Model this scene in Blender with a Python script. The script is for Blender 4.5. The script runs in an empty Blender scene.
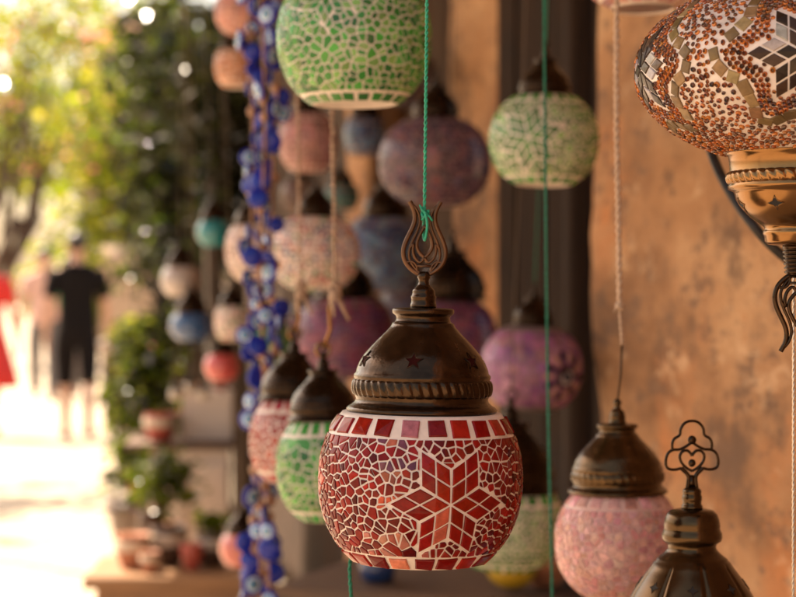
import bpy, math, random
from math import pi, sin, cos, sqrt, radians
from mathutils import Vector, noise, Matrix

random.seed(7)
sc = bpy.context.scene
COL = sc.collection
CAMZ = 1.16
FPX = 796 * 85 / 36.0


def at(px, py, d):
    """A point d metres down the street that lies along the photograph's pixel."""
    return Vector(((px - 398) / FPX * d, d, CAMZ - (py - 298.5) / FPX * d))


# ------------------------------------------------------------------ materials
def new_mat(name):
    m = bpy.data.materials.new(name)
    m.use_nodes = True
    nt = m.node_tree
    for n in list(nt.nodes):
        nt.nodes.remove(n)
    out = nt.nodes.new('ShaderNodeOutputMaterial')
    return m, nt, out


def N(nt, typ, **kw):
    n = nt.nodes.new(typ)
    for k, v in kw.items():
        if k in n.inputs:
            n.inputs[k].default_value = v
        else:
            setattr(n, k, v)
    return n


def ramp(nt, fac, stops):
    r = nt.nodes.new('ShaderNodeValToRGB')
    el = r.color_ramp.elements
    while len(el) < len(stops):
        el.new(0.5)
    for e, (p, c) in zip(el, stops):
        e.position = p
        e.color = (*c, 1) if len(c) == 3 else c
    nt.links.new(fac, r.inputs['Fac'])
    return r


def mixc(nt, fac, a, b, mode='MIX'):
    m = nt.nodes.new('ShaderNodeMix')
    m.data_type = 'RGBA'
    m.blend_type = mode
    for sock, v in ((m.inputs[0], fac), (m.inputs[6], a), (m.inputs[7], b)):
        if isinstance(v, (int, float)):
            sock.default_value = v
        elif isinstance(v, tuple):
            sock.default_value = (*v, 1)
        else:
            nt.links.new(v, sock)
    return m.outputs[2]


def noise_fac(nt, scale, detail=4, rough=0.6, stretch=None, coord='Object'):
    tc = nt.nodes.new('ShaderNodeTexCoord')
    src = tc.outputs[coord]
    if stretch:
        mp = nt.nodes.new('ShaderNodeMapping')
        mp.inputs['Scale'].default_value = stretch
        nt.links.new(src, mp.inputs['Vector'])
        src = mp.outputs['Vector']
    n = N(nt, 'ShaderNodeTexNoise', Scale=scale, Detail=detail, Roughness=rough)
    nt.links.new(src, n.inputs['Vector'])
    return n.outputs['Fac']


def bump(nt, h, strength=0.3, dist=0.002):
    b = N(nt, 'ShaderNodeBump', Strength=strength, Distance=dist)
    nt.links.new(h, b.inputs['Height'])
    return b.outputs['Normal']


def simple(name, c1, c2, scale=20, rough=0.6, metal=0.0, bmp=0.2, dist=0.002, rvar=0.15, stretch=None, spec=0.5, coat=0.0, detail=5):
    m, nt, out = new_mat(name)
    p = N(nt, 'ShaderNodeBsdfPrincipled', Metallic=metal)
    p.inputs['Specular IOR Level'].default_value = spec
    p.inputs['Coat Weight'].default_value = coat
    f = noise_fac(nt, scale, detail, stretch=stretch)
    r = ramp(nt, f, [(0.3, c1), (0.7, c2)])
    nt.links.new(r.outputs['Color'], p.inputs['Base Color'])
    rr = N(nt, 'ShaderNodeMapRange')
    rr.inputs['To Min'].default_value = max(0.02, rough - rvar)
    rr.inputs['To Max'].default_value = min(1, rough + rvar)
    nt.links.new(f, rr.inputs['Value'])
    nt.links.new(rr.outputs['Result'], p.inputs['Roughness'])
    if bmp:
        nt.links.new(bump(nt, f, bmp, dist), p.inputs['Normal'])
    nt.links.new(p.outputs['BSDF'], out.inputs['Surface'])
    return m


def thin(name, col=None, attr=False, rough=0.25, trans=0.3, var=0.12, scale=200, spec=0.5, bmp=0.1, tsat=1.0):
    """thin translucent sheet: glass pieces, grout over a glass bowl, leaves, petals"""
    m, nt, out = new_mat(name)
    p = N(nt, 'ShaderNodeBsdfPrincipled', Roughness=rough)
    p.inputs['Specular IOR Level'].default_value = spec
    f = noise_fac(nt, scale, 3)
    if attr:
        a = nt.nodes.new('ShaderNodeAttribute')
        a.attribute_name = 'Col'
        base = a.outputs['Color']
    else:
        rgb = nt.nodes.new('ShaderNodeRGB')
        rgb.outputs[0].default_value = (*col, 1)
        base = rgb.outputs[0]
    g = ramp(nt, f, [(0.3, (1 - var,) * 3), (0.7, (1 + var,) * 3)])
    c = mixc(nt, 1.0, base, g.outputs['Color'], 'MULTIPLY')
    nt.links.new(c, p.inputs['Base Color'])
    if bmp:
        nt.links.new(bump(nt, f, bmp, 0.001), p.inputs['Normal'])
    t = nt.nodes.new('ShaderNodeBsdfTranslucent')
    nt.links.new(c, t.inputs['Color'])
    mx = nt.nodes.new('ShaderNodeMixShader')
    mx.inputs[0].default_value = trans
    nt.links.new(p.outputs['BSDF'], mx.inputs[1])
    nt.links.new(t.outputs['BSDF'], mx.inputs[2])
    nt.links.new(mx.outputs['Shader'], out.inputs['Surface'])
    return m


def metal_mat(name, c_dark, c_lite, rough=0.3):
    m, nt, out = new_mat(name)
    p = N(nt, 'ShaderNodeBsdfPrincipled', Metallic=0.92)
    f1 = noise_fac(nt, 5, 5, 0.6)
    f2 = noise_fac(nt, 40, 3, 0.6)
    r = ramp(nt, f1, [(0.32, c_dark), (0.68, c_lite)])
    nt.links.new(r.outputs['Color'], p.inputs['Base Color'])
    rr = N(nt, 'ShaderNodeMapRange')
    rr.inputs['From Min'].default_value = 0.3
    rr.inputs['From Max'].default_value = 0.7
    rr.inputs['To Min'].default_value = rough - 0.05
    rr.inputs['To Max'].default_value = rough + 0.1
    nt.links.new(f1, rr.inputs['Value'])
    nt.links.new(rr.outputs['Result'], p.inputs['Roughness'])
    f3 = noise_fac(nt, 6, 5, 0.6, (1, 1, 28))
    f4 = noise_fac(nt, 9, 3, 0.5)
    hsum = nt.nodes.new('ShaderNodeMath'); hsum.operation = 'ADD'
    nt.links.new(f3, hsum.inputs[0]); nt.links.new(f2, hsum.inputs[1])
    b1 = N(nt, 'ShaderNodeBump', Strength=0.02, Distance=0.003)
    nt.links.new(hsum.outputs[0], b1.inputs['Height'])
    b2 = N(nt, 'ShaderNodeBump', Strength=0.035, Distance=0.03)
    nt.links.new(f4, b2.inputs['Height']); nt.links.new(b1.outputs['Normal'], b2.inputs['Normal'])
    nt.links.new(b2.outputs['Normal'], p.inputs['Normal'])
    nt.links.new(p.outputs['BSDF'], out.inputs['Surface'])
    return m


M = {}
M['tile'] = thin('glass_tile', attr=True, rough=0.13, trans=0.22, var=0.25, scale=160, bmp=0.2, spec=0.2)
M['tile_soft'] = thin('glass_tile_soft', attr=True, rough=0.18, trans=0.25, var=0.15, scale=90, bmp=0.15, spec=0.4)
M['bead'] = thin('glass_bead', attr=True, rough=0.12, trans=0.15, var=0.2, scale=300, bmp=0.0)
M['grout'] = thin('white_grout', (0.84, 0.73, 0.66), rough=0.38, trans=0.3, var=0.12, scale=70, spec=0.5, bmp=0.3)
M['grout_pink'] = thin('pink_grout', (0.74, 0.50, 0.45), rough=0.3, trans=0.3, var=0.07, scale=200, spec=0.4, bmp=0.2)
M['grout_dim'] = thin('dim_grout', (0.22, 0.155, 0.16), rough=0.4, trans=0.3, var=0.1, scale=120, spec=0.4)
M['bronze'] = metal_mat('dark_bronze', (0.030, 0.0175, 0.010), (0.054, 0.031, 0.017), 0.19)
M['bronze_back'] = metal_mat('shaded_bronze', (0.016, 0.010, 0.006), (0.034, 0.020, 0.012), 0.22)  # darker copy of the cap bronze, rear shade put into the colour
M['brass'] = metal_mat('aged_brass', (0.046, 0.027, 0.0125), (0.088, 0.052, 0.024), 0.2)
M['gold'] = metal_mat('gold_brass', (0.17, 0.085, 0.03), (0.30, 0.155, 0.06), 0.18)
M['copper'] = metal_mat('copper_wire', (0.07, 0.036, 0.02), (0.13, 0.068, 0.04), 0.33)
M['star_hole_shade'] = simple('star_hole_shade', (0.012, 0.002, 0.002), (0.035, 0.005, 0.004), 200, 0.8, spec=0.05)  # dark red colour stands in for the dim inside of star cut-outs
M['hole_shade'] = simple('hole_shade', (0.006, 0.005, 0.005), (0.012, 0.009, 0.008), 200, 0.8)  # near-black colour stands in for shade inside pierced holes
M['green_cord'] = simple('green_cord', (0.0, 0.17, 0.10), (0.02, 0.34, 0.20), 400, 0.6, bmp=0.4, dist=0.001)
M['green_cord_dull'] = simple('green_cord_dull', (0.015, 0.10, 0.06), (0.03, 0.17, 0.11), 300, 0.8, spec=0.2)
M['jute'] = simple('jute_rope', (0.22, 0.135, 0.09), (0.50, 0.35, 0.25), 300, 0.9, bmp=0.5)
M['cord_brown'] = simple('brown_cord', (0.06, 0.04, 0.025), (0.12, 0.08, 0.05), 300, 0.9)
M['fuzz'] = simple('fuzzy_twine', (0.34, 0.22, 0.14), (0.60, 0.44, 0.32), 400, 0.9, bmp=0.5)
M['silver'] = metal_mat('silver_wire', (0.42, 0.36, 0.30), (0.70, 0.62, 0.54), 0.3)
M['iron'] = simple('black_iron', (0.014, 0.012, 0.011), (0.035, 0.028, 0.024), 60, 0.45, metal=0.5)
M['eye_blue'] = simple('cobalt_glass', (0.004, 0.010, 0.17), (0.008, 0.022, 0.32), 120, 0.12, bmp=0.0, spec=0.3)
M['eye_white'] = simple('white_glass', (0.42, 0.50, 0.60), (0.55, 0.62, 0.70), 120, 0.15, bmp=0.0)
M['eye_sky'] = simple('pale_blue_glass', (0.10, 0.30, 0.55), (0.18, 0.42, 0.66), 120, 0.15, bmp=0.0)
M['eye_black'] = simple('black_glass', (0.004, 0.004, 0.01), (0.01, 0.01, 0.02), 120, 0.12, bmp=0.0)
M['wood_bead'] = simple('wooden_bead', (0.22, 0.10, 0.05), (0.38, 0.19, 0.10), 150, 0.5)
M['wood_dark'] = simple('dark_wood', (0.010, 0.0048, 0.0026), (0.034, 0.017, 0.009), 9, 0.75, spec=0.15, stretch=(9, 9, 0.7), bmp=0.5, dist=0.004)
M['wood_mid'] = simple('brown_wood', (0.05, 0.025, 0.013), (0.12, 0.06, 0.03), 8, 0.6, stretch=(1.2, 7, 7), bmp=0.4, dist=0.003)
M['wood_top'] = simple('orange_wood', (0.16, 0.075, 0.03), (0.27, 0.135, 0.058), 6, 0.5, stretch=(1.2, 7, 7), bmp=0.3)
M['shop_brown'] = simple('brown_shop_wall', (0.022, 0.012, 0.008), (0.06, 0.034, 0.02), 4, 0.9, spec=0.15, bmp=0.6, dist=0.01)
M['cabinet'] = simple('mauve_paint', (0.58, 0.46, 0.38), (0.68, 0.56, 0.47), 8, 0.6)
M['terracotta'] = simple('terracotta', (0.28, 0.10, 0.05), (0.42, 0.17, 0.085), 20, 0.75)
M['redpot'] = simple('red_glaze', (0.34, 0.055, 0.035), (0.45, 0.09, 0.06), 20, 0.35)
M['darkpot'] = simple('brown_glaze', (0.05, 0.027, 0.018), (0.10, 0.055, 0.035), 20, 0.3)
M['paint_band'] = simple('cream_glaze', (0.45, 0.36, 0.27), (0.55, 0.45, 0.35), 40, 0.4)
M['soil'] = simple('soil', (0.02, 0.013, 0.009), (0.05, 0.033, 0.022), 60, 0.95)
M['bark'] = simple('bark', (0.035, 0.022, 0.014), (0.10, 0.065, 0.042), 14, 0.9, stretch=(4, 4, 0.8), bmp=0.8, dist=0.01)
M['leaf'] = thin('leaf', attr=True, rough=0.11, trans=0.6, var=0.2, scale=12, spec=0.5, bmp=0.0)
M['petal'] = thin('petal', attr=True, rough=0.6, trans=0.45, var=0.15, scale=12, bmp=0.0)
M['awning'] = thin('awning_cloth', (0.16, 0.10, 0.06), rough=0.9, trans=0.12, var=0.1, scale=6, spec=0.2)
M['tan_wall'] = simple('tan_plaster', (0.36, 0.25, 0.17), (0.46, 0.33, 0.23), 3, 0.9, bmp=0.3, dist=0.01)
M['pink_wall'] = simple('pink_plaster', (0.42, 0.23, 0.17), (0.54, 0.32, 0.25), 2, 0.9, bmp=0.3, dist=0.01)
M['roof'] = simple('roof_tile', (0.22, 0.085, 0.05), (0.36, 0.15, 0.09), 20, 0.8)
M['window_dark'] = simple('window_glass', (0.02, 0.022, 0.025), (0.04, 0.042, 0.045), 4, 0.12, bmp=0.0)
M['stone'] = simple('pale_stone', (0.44, 0.37, 0.29), (0.60, 0.52, 0.42), 6, 0.85, bmp=0.3)
M['skin'] = simple('skin', (0.42, 0.22, 0.14), (0.52, 0.29, 0.19), 30, 0.5, bmp=0.1)
M['hair'] = simple('dark_hair', (0.012, 0.008, 0.006), (0.03, 0.02, 0.014), 90, 0.5)
M['black_cloth'] = simple('black_cloth', (0.006, 0.005, 0.005), (0.012, 0.009, 0.009), 60, 0.95, spec=0.1)
M['red_cloth'] = simple('red_cloth', (0.55, 0.02, 0.018), (0.68, 0.045, 0.035), 40, 0.85)
M['pale_cloth'] = simple('pale_pink_cloth', (0.50, 0.30, 0.25), (0.62, 0.40, 0.34), 40, 0.9)
M['green_cloth'] = simple('green_cloth', (0.01, 0.22, 0.08), (0.03, 0.32, 0.13), 30, 0.9)
M['grey_cloth'] = simple('grey_cloth', (0.10, 0.09, 0.09), (0.16, 0.145, 0.14), 40, 0.9)
M['shoe'] = simple('shoe', (0.10, 0.06, 0.045), (0.16, 0.10, 0.075), 40, 0.6)


def glossy_globe(name, c1, c2, rough=0.1):
    return simple(name, c1, c2, 14, rough, bmp=0.05, rvar=0.04, coat=0.3)


# plaster of the big wall: ochre with rust bleeding, dark vertical streaks and pale scuffs
def plaster():
    m, nt, out = new_mat('ochre_plaster')
    p = N(nt, 'ShaderNodeBsdfPrincipled', Roughness=0.85)
    p.inputs['Specular IOR Level'].default_value = 0.2
    sx = (1, .36, .8)
    big = noise_fac(nt, 4.5, 7, 0.66, sx)
    base = ramp(nt, big, [(0.34, (0.165, 0.078, 0.036)), (0.5, (0.345, 0.178, 0.084)), (0.66, (0.47, 0.28, 0.148))]).outputs['Color']
    rust = ramp(nt, noise_fac(nt, 8, 6, 0.6, (1, .36, .5)), [(0.585, (0, 0, 0)), (0.70, (1, 1, 1))]).outputs['Color']
    c = mixc(nt, rust, base, (0.41, 0.165, 0.062))
    st = ramp(nt, noise_fac(nt, 11, 7, 0.72, (1, .36, .5)), [(0.53, (0, 0, 0)), (0.64, (0.85, 0.85, 0.85))]).outputs['Color']
    c = mixc(nt, st, c, (0.12, 0.070, 0.045))
    sp = ramp(nt, noise_fac(nt, 24, 7, 0.78, (1, .36, .8)), [(0.535, (0, 0, 0)), (0.60, (0.85, 0.85, 0.85))]).outputs['Color']
    c = mixc(nt, sp, c, (0.16, 0.09, 0.055))
    pale = ramp(nt, noise_fac(nt, 17, 6, 0.7, sx), [(0.58, (0, 0, 0)), (0.68, (0.6, 0.6, 0.6))]).outputs['Color']
    c = mixc(nt, pale, c, (0.60, 0.39, 0.23))
    nt.links.new(c, p.inputs['Base Color'])
    nt.links.new(bump(nt, noise_fac(nt, 30, 8, 0.7, sx), 0.8, 0.012), p.inputs['Normal'])
    nt.links.new(p.outputs['BSDF'], out.inputs['Surface'])
    return m


M['plaster'] = plaster()


def ground_mat():
    m, nt, out = new_mat('paving_stone')
    p = N(nt, 'ShaderNodeBsdfPrincipled', Roughness=0.8)
    tc = nt.nodes.new('ShaderNodeTexCoord')
    br = N(nt, 'ShaderNodeTexBrick', Scale=1.6)
    br.inputs['Color1'].default_value = (0.33, 0.26, 0.185, 1)
    br.inputs['Color2'].default_value = (0.38, 0.30, 0.215, 1)
    br.inputs['Mortar'].default_value = (0.20, 0.155, 0.11, 1)
    br.inputs['Mortar Size'].default_value = 0.012
    nt.links.new(tc.outputs['Object'], br.inputs['Vector'])
    g = ramp(nt, noise_fac(nt, 3, 6), [(0.3, (0.8, 0.8, 0.8)), (0.7, (1.08, 1.06, 1.04))])
    c = mixc(nt, 1.0, br.outputs['Color'], g.outputs['Color'], 'MULTIPLY')
    nt.links.new(c, p.inputs['Base Color'])
    nt.links.new(bump(nt, noise_fac(nt, 30, 5), 0.3, 0.004), p.inputs['Normal'])
    nt.links.new(p.outputs['BSDF'], out.inputs['Surface'])
    return m


M['paving'] = ground_mat()


# ------------------------------------------------------------------ mesh helpers
class MB:
    def __init__(self):
        self.v, self.f, self.m, self.c = [], [], [], []

    def face(self, idx, mi=0, col=(1, 1, 1)):
        self.f.append(tuple(idx)); self.m.append(mi); self.c.append(col)

    def add(self, p):
        self.v.append(tuple(p)); return len(self.v) - 1

    def box(self, c, s, mi=0, col=(1, 1, 1), rot=0.0, bev=0.0):
        cx, cy, cz = c
        hx, hy, hz = s[0] / 2, s[1] / 2, s[2] / 2
        b = min(bev, hx * .9, hy * .9, hz * .9)
        if b <= 0:
            rings = [(-hz, 0), (hz, 0)]
        else:
            rings = [(-hz, b), (-hz + b, 0), (hz - b, 0), (hz, b)]
        base = len(self.v)
        cr, sr = cos(rot), sin(rot)
        for z, ins in rings:
            for sx, sy in ((-1, -1), (1, -1), (1, 1), (-1, 1)):
                x, y = sx * (hx - ins), sy * (hy - ins)
                self.v.append((cx + x * cr - y * sr, cy + x * sr + y * cr, cz + z))
        n = len(rings)
        for r in range(n - 1):
            for k in range(4):
                a, b2 = base + r * 4 + k, base + r * 4 + (k + 1) % 4
                self.face((a, b2, b2 + 4, a + 4), mi, col)
        self.face((base + 3, base + 2, base + 1, base), mi, col)
        t = base + (n - 1) * 4
        self.face((t, t + 1, t + 2, t + 3), mi, col)

    def lathe(self, prof, seg=48, mi=0, col=(1, 1, 1), c=(0, 0, 0), cap=True, axis=None, rad=None):
        base = len(self.v)
        for i, (r, z) in enumerate(prof):
            for k in range(seg):
                a = 2 * pi * k / seg
                rr = rad(r, z, a, i) if rad else r
                self.v.append((c[0] + rr * cos(a), c[1] + rr * sin(a), c[2] + z))
        n = len(prof)
        for i in range(n - 1):
            for k in range(seg):
                a, b = base + i * seg + k, base + i * seg + (k + 1) % seg
                self.face((a, b, b + seg, a + seg), mi, col)
        if cap:
            self.face([base + k for k in reversed(range(seg))], mi, col)
            self.face([base + (n - 1) * seg + k for k in range(seg)], mi, col)

    def tube(self, pts, rad, sides=8, mi=0, col=(1, 1, 1), flat=None, closed=False):
        """swept tube; flat=(a,b,normal): elliptical section with the wide half-axis a in the drawing plane"""
        pts = [Vector(p) for p in pts]
        n = len(pts)
        base = len(self.v)
        up = Vector((0.31, 0.87, 0.38)).normalized()
        prevx = None
        for i, p in enumerate(pts):
            if closed:
                t = pts[(i + 1) % n] - pts[i - 1]
            else:
                t = pts[min(i + 1, n - 1)] - pts[max(i - 1, 0)]
            if t.length < 1e-9:
                t = Vector((0, 0, 1))
            t.normalize()
            if flat:
                y = Vector(flat[2]); x = t.cross(y).normalized()
                ra, rb = flat[0], flat[1]
            else:
                if prevx is None:
                    x = t.cross(up)
                    if x.length < 1e-3:
                        x = t.cross(Vector((1, 0, 0)))
                else:
                    x = prevx - t * prevx.dot(t)
                x.normalize(); y = t.cross(x); prevx = x
                ra = rb = rad[i] if isinstance(rad, (list, tuple)) else rad
            for k in range(sides):
                a = 2 * pi * (k + 0.5) / sides
                self.v.append(tuple(p + x * (ra * cos(a)) + y * (rb * sin(a))))
        m = n if closed else n - 1
        for i in range(m):
            j = (i + 1) % n
            for k in range(sides):
                self.face((base + i * sides + k, base + i * sides + (k + 1) % sides,
                           base + j * sides + (k + 1) % sides, base + j * sides + k), mi, col)
        if not closed:
            self.face([base + k for k in reversed(range(sides))], mi, col)
            self.face([base + (n - 1) * sides + k for k in range(sides)], mi, col)

    def ball(self, c, r, seg=16, rings=10, mi=0, col=(1, 1, 1), s=(1, 1, 1)):
        prof = []
        for i in range(rings + 1):
            a = -pi / 2 + pi * i / rings
            prof.append((max(cos(a), 0.02) * r, sin(a) * r))
        base = len(self.v)
        self.lathe(prof, seg, mi, col)
        for i in range(base, len(self.v)):
            x, y, z = self.v[i]
            self.v[i] = (c[0] + x * s[0], c[1] + y * s[1], c[2] + z * s[2])

    def mesh(self, name, mats, smooth=True):
        me = bpy.data.meshes.new(name)
        me.from_pydata(self.v, [], self.f)
        for m in mats:
            me.materials.append(m)
        me.polygons.foreach_set('material_index', self.m)
        me.polygons.foreach_set('use_smooth', [smooth] * len(self.f))
        if any(c != (1, 1, 1) for c in self.c):
            at_ = me.color_attributes.new('Col', 'FLOAT_COLOR', 'CORNER')
            buf = []
            for f, c in zip(self.f, self.c):
                buf.extend((c[0], c[1], c[2], 1.0) * len(f))
            at_.data.foreach_set('color', buf)
        me.update()
        return me

    def build(self, name, mats, parent=None, smooth=True, sharp=None):
        if not isinstance(mats, (list, tuple)):
            mats = [mats]
        me = self.mesh(name, mats, smooth)
        if sharp:
            try:
                me.set_sharp_from_angle(angle=radians(sharp))
            except Exception:
                pass
        return link(name, me, parent)


def link(name, me, parent=None, loc=None):
    o = bpy.data.objects.new(name, me)
    COL.objects.link(o)
    if parent is not None:
        o.parent = parent
    if loc is not None:
        o.location = loc
    return o


def tag(o, label, cat, group=None, kind=None):
    o['label'] = label
    o['category'] = cat
    if group:
        o['group'] = group
    if kind:
        o['kind'] = kind
    return o


def thing(name, label, cat, loc=(0, 0, 0), rz=0.0, group=None):
    o = bpy.data.objects.new(name, None)
    COL.objects.link(o)
    o.empty_display_size = 0.05
    o.location = loc
    o.rotation_euler = (0, 0, rz)
    return tag(o, label, cat, group)


def jit(c, a=0.3):
    k = 1 + random.uniform(-a, a)
    return (c[0] * k * random.uniform(.93, 1.07), c[1] * k * random.uniform(.9, 1.1), c[2] * k * random.uniform(.9, 1.1))


# ------------------------------------------------------------------ mosaic globes
class Profile:
    """surface of revolution, measured along its arc from the bottom rim up"""

    def __init__(self, R, H, zb, zt, n=72, e=2.0):
        # ellipsoid R x H cut at zb (below 0) and zt (above 0)
        a0, a1 = math.asin(zb / H), math.asin(zt / H)
        self.pts = []
        for i in range(n + 1):
            a = a0 + (a1 - a0) * i / n
            z = H * sin(a)
            self.pts.append((R * (1 - abs(z / H) ** e) ** (1 / e), z))
        self.s = [0.0]
        for i in range(n):
            d = math.hypot(self.pts[i + 1][0] - self.pts[i][0], self.pts[i + 1][1] - self.pts[i][1])
            self.s.append(self.s[-1] + d)
        self.L = self.s[-1]

    def at(self, s):
        s = min(max(s, 0), self.L)
        t = s / self.L * (len(self.s) - 1)
        i = min(int(t), len(self.s) - 2)
        while i > 0 and self.s[i] > s:
            i -= 1
        while i < len(self.s) - 2 and self.s[i + 1] < s:
            i += 1
        f = (s - self.s[i]) / max(self.s[i + 1] - self.s[i], 1e-9)
        (r0, z0), (r1, z1) = self.pts[i], self.pts[i + 1]
        dr, dz = r1 - r0, z1 - z0
        l = math.hypot(dr, dz)
        return r0 + dr * f, z0 + dz * f, dz / l, -dr / l

    def p3(self, s, th, h):
        r, z, nr, nz = self.at(s)
        r += nr * h; z += nz * h
        return (r * sin(th), -r * cos(th), z)

    def s_of_z(self, z):
        for i in range(len(self.pts) - 1):
            if self.pts[i + 1][1] >= z:
                f = (z - self.pts[i][1]) / (self.pts[i + 1][1] - self.pts[i][1])
                return self.s[i] + f * (self.s[i + 1] - self.s[i])
        return self.L


def clip(poly, nx, ny, d):
    """keep points with n.p <= d"""
    out = []
    n = len(poly)
    for i in range(n):
        a, b = poly[i], poly[(i + 1) % n]
        da, db = a[0] * nx + a[1] * ny - d, b[0] * nx + b[1] * ny - d
        if da <= 0:
            out.append(a)
        if (da < 0 < db) or (db < 0 < da):
            t = da / (da - db)
            out.append((a[0] + (b[0] - a[0]) * t, a[1] + (b[1] - a[1]) * t))
    return out


def area(p):
    return 0.5 * sum(p[i][0] * p[(i + 1) % len(p)][1] - p[(i + 1) % len(p)][0] * p[i][1] for i in range(len(p)))


def put_tile(mb, pr, s0, th0, poly, t, col, mi=0, soft=True):
    if len(poly) < 3:
        return
    if area(poly) < 0:
        poly = poly[::-1]
    cx = sum(p[0] for p in poly) / len(poly)
    cy = sum(p[1] for p in poly) / len(poly)

    def pos(x, y, h):
        r = pr.at(s0 + y * 0.5)[0]
        return pr.p3(s0 + y, th0 + x / r, h)
    n = len(poly)
    base = len(mb.v)
    tilt = (random.uniform(-1, 1) * t * 0.28, random.uniform(-1, 1) * t * 0.28)
    rr = max(max(abs(p[0] - cx), abs(p[1] - cy)) for p in poly) + 1e-6
    rings = ((1.0, -0.0002), (1.0, t * 0.62), (0.87, t)) if soft else ((1.0, -0.0002), (0.93, t))
    for k, (sc_, h) in enumerate(rings):
        for (x, y) in poly:
            X, Y = cx + (x - cx) * sc_, cy + (y - cy) * sc_
            hh = h + (0 if k == 0 else ((x - cx) * tilt[0] + (y - cy) * tilt[1]) / rr)
            mb.v.append(pos(X, Y, hh))
    for k in range(len(rings) - 1):
        for i in range(n):
            a, b = base + k * n + i, base + k * n + (i + 1) % n
            mb.face((a, b, b + n, a + n), mi, col)
    c = mb.add(pos(cx, cy, t * 1.02))
    o = base + (len(rings) - 1) * n
    for i in range(n):
        mb.face((o + i, o + (i + 1) % n, c), mi, col)


def crackle(mb, pr, s0, s1, sp, gap, t, colfn, rhombs=(), drop=0.12, soft=True, jitter=0.36):
    """broken-glass pieces between arc lengths s0 and s1; rhombs = (s, th, [poly]) kept free"""
    rows = []
    nrow = max(2, int(round((s1 - s0) / (sp * 0.88))))
    for i in range(nrow):
        s = s0 + (i + 0.5) * (s1 - s0) / nrow
        r = pr.at(s)[0]
        n = max(6, int(round(2 * pi * r / sp)))
        row = []
        off = random.random()
        for k in range(n):
            if random.random() < drop:
                continue
            row.append((s + random.uniform(-jitter, jitter) * sp * 0.88,
                        2 * pi * (k + off + random.uniform(-jitter, jitter)) / n))
        rows.append(row)
    for i, row in enumerate(rows):
        for (s, th) in row:
            r = pr.at(s)[0]
            poly = [(-1.5 * sp, -1.5 * sp), (1.5 * sp, -1.5 * sp), (1.5 * sp, 1.5 * sp), (-1.5 * sp, 1.5 * sp)]
            poly = clip(poly, 0, 1, s1 - s)
            poly = clip(poly, 0, -1, s - s0)
            for j in range(max(0, i - 3), min(nrow, i + 4)):
                for (s2, th2) in rows[j]:
                    dth = (th2 - th + pi) % (2 * pi) - pi
                    if abs(dth) * r > 2.6 * sp or (s2 == s and th2 == th):
                        continue
                    dy = s2 - s
                    dx = dth * pr.at(s + dy * 0.5)[0]
                    l = math.hypot(dx, dy)
                    if l > 2.8 * sp or l < 1e-6:
                        continue
                    poly = clip(poly, dx / l, dy / l, max(l / 2 - gap / 2, 0.0003))
                    if len(poly) < 3:
                        break
                if len(poly) < 3:
                    break
            if len(poly) < 3:
                continue
            for (rs, rth, quads, rg) in rhombs:
                dth = (th - rth + pi) % (2 * pi) - pi
                ox = dth * pr.at((s + rs) / 2)[0]
                oy = s - rs
                if math.hypot(ox, oy) > rg:
                    continue
                for q in quads:
                    qq = [(x - ox, y - oy) for x, y in q]
                    if area(qq) < 0:
                        qq = qq[::-1]
                    best, ba = None, -1
                    hit = True
                    for e in range(len(qq)):
                        a, b = qq[e], qq[(e + 1) % len(qq)]
                        ex, ey = b[0] - a[0], b[1] - a[1]
                        l = math.hypot(ex, ey)
                        nx, ny = ey / l, -ex / l          # outward
                        d = a[0] * nx + a[1] * ny
                        k = clip(poly, -nx, -ny, -(d + gap * 0.8))
                        ar = abs(area(k)) if len(k) > 2 else 0
                        if ar > ba:
                            ba, best = ar, k
                    # separated already?
                    poly = best
                    if not poly or len(poly) < 3:
                        break
                if not poly or len(poly) < 3:
                    break
            if not poly or len(poly) < 3 or abs(area(poly)) < (sp * sp) * 0.07:
                continue
            put_tile(mb, pr, s, th, poly, t, colfn(s, th), soft=soft)


def band(mb, pr, s_mid, h, n, fill, t, colfn, soft=True, ph=0.0):
    r = pr.at(s_mid)[0]
    w = 2 * pi * r / n * fill
    for k in range(n):
        th = 2 * pi * (k + ph) / n + random.uniform(-.02, .02)
        j = lambda: random.uniform(-0.06, 0.06) * w
        poly = [(-w / 2 + j(), -h / 2 + j()), (w / 2 + j(), -h / 2 + j()), (w / 2 + j(), h / 2 + j()), (-w / 2 + j(), h / 2 + j())]
        put_tile(mb, pr, s_mid, th, poly, t, colfn(s_mid, th), soft=soft)


def star_rhombs(side, rot=0.0, arms=6, gap=0.0):
    """six arms, each a rhombus cut into 2 x 2 small rhombi; returns (big outlines, [(arm, small polygon)])"""
    bigs, small = [], []
    half = pi / arms * .95
    for a in range(arms):
        ang = rot + 2 * pi * a / arms
        u = (cos(ang - half), sin(ang - half))
        v = (cos(ang + half), sin(ang + half))
        A = side * 2
        bigs.append([(0, 0), (A * u[0], A * u[1]), (A * (u[0] + v[0]), A * (u[1] + v[1])), (A * v[0], A * v[1])])
        for i in range(2):
            for j in range(2):
                q = []
                ins = gap / side
                for (x, y) in ((i, j), (i + 1, j), (i + 1, j + 1), (i, j + 1)):
                    x2 = i + .5 + (x - i - .5) * (1 - ins)
                    y2 = j + .5 + (y - j - .5) * (1 - ins)
                    q.append((side * (x2 * u[0] + y2 * v[0]), side * (x2 * u[1] + y2 * v[1])))
                small.append((a, i + j, q))
    return bigs, small


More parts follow.
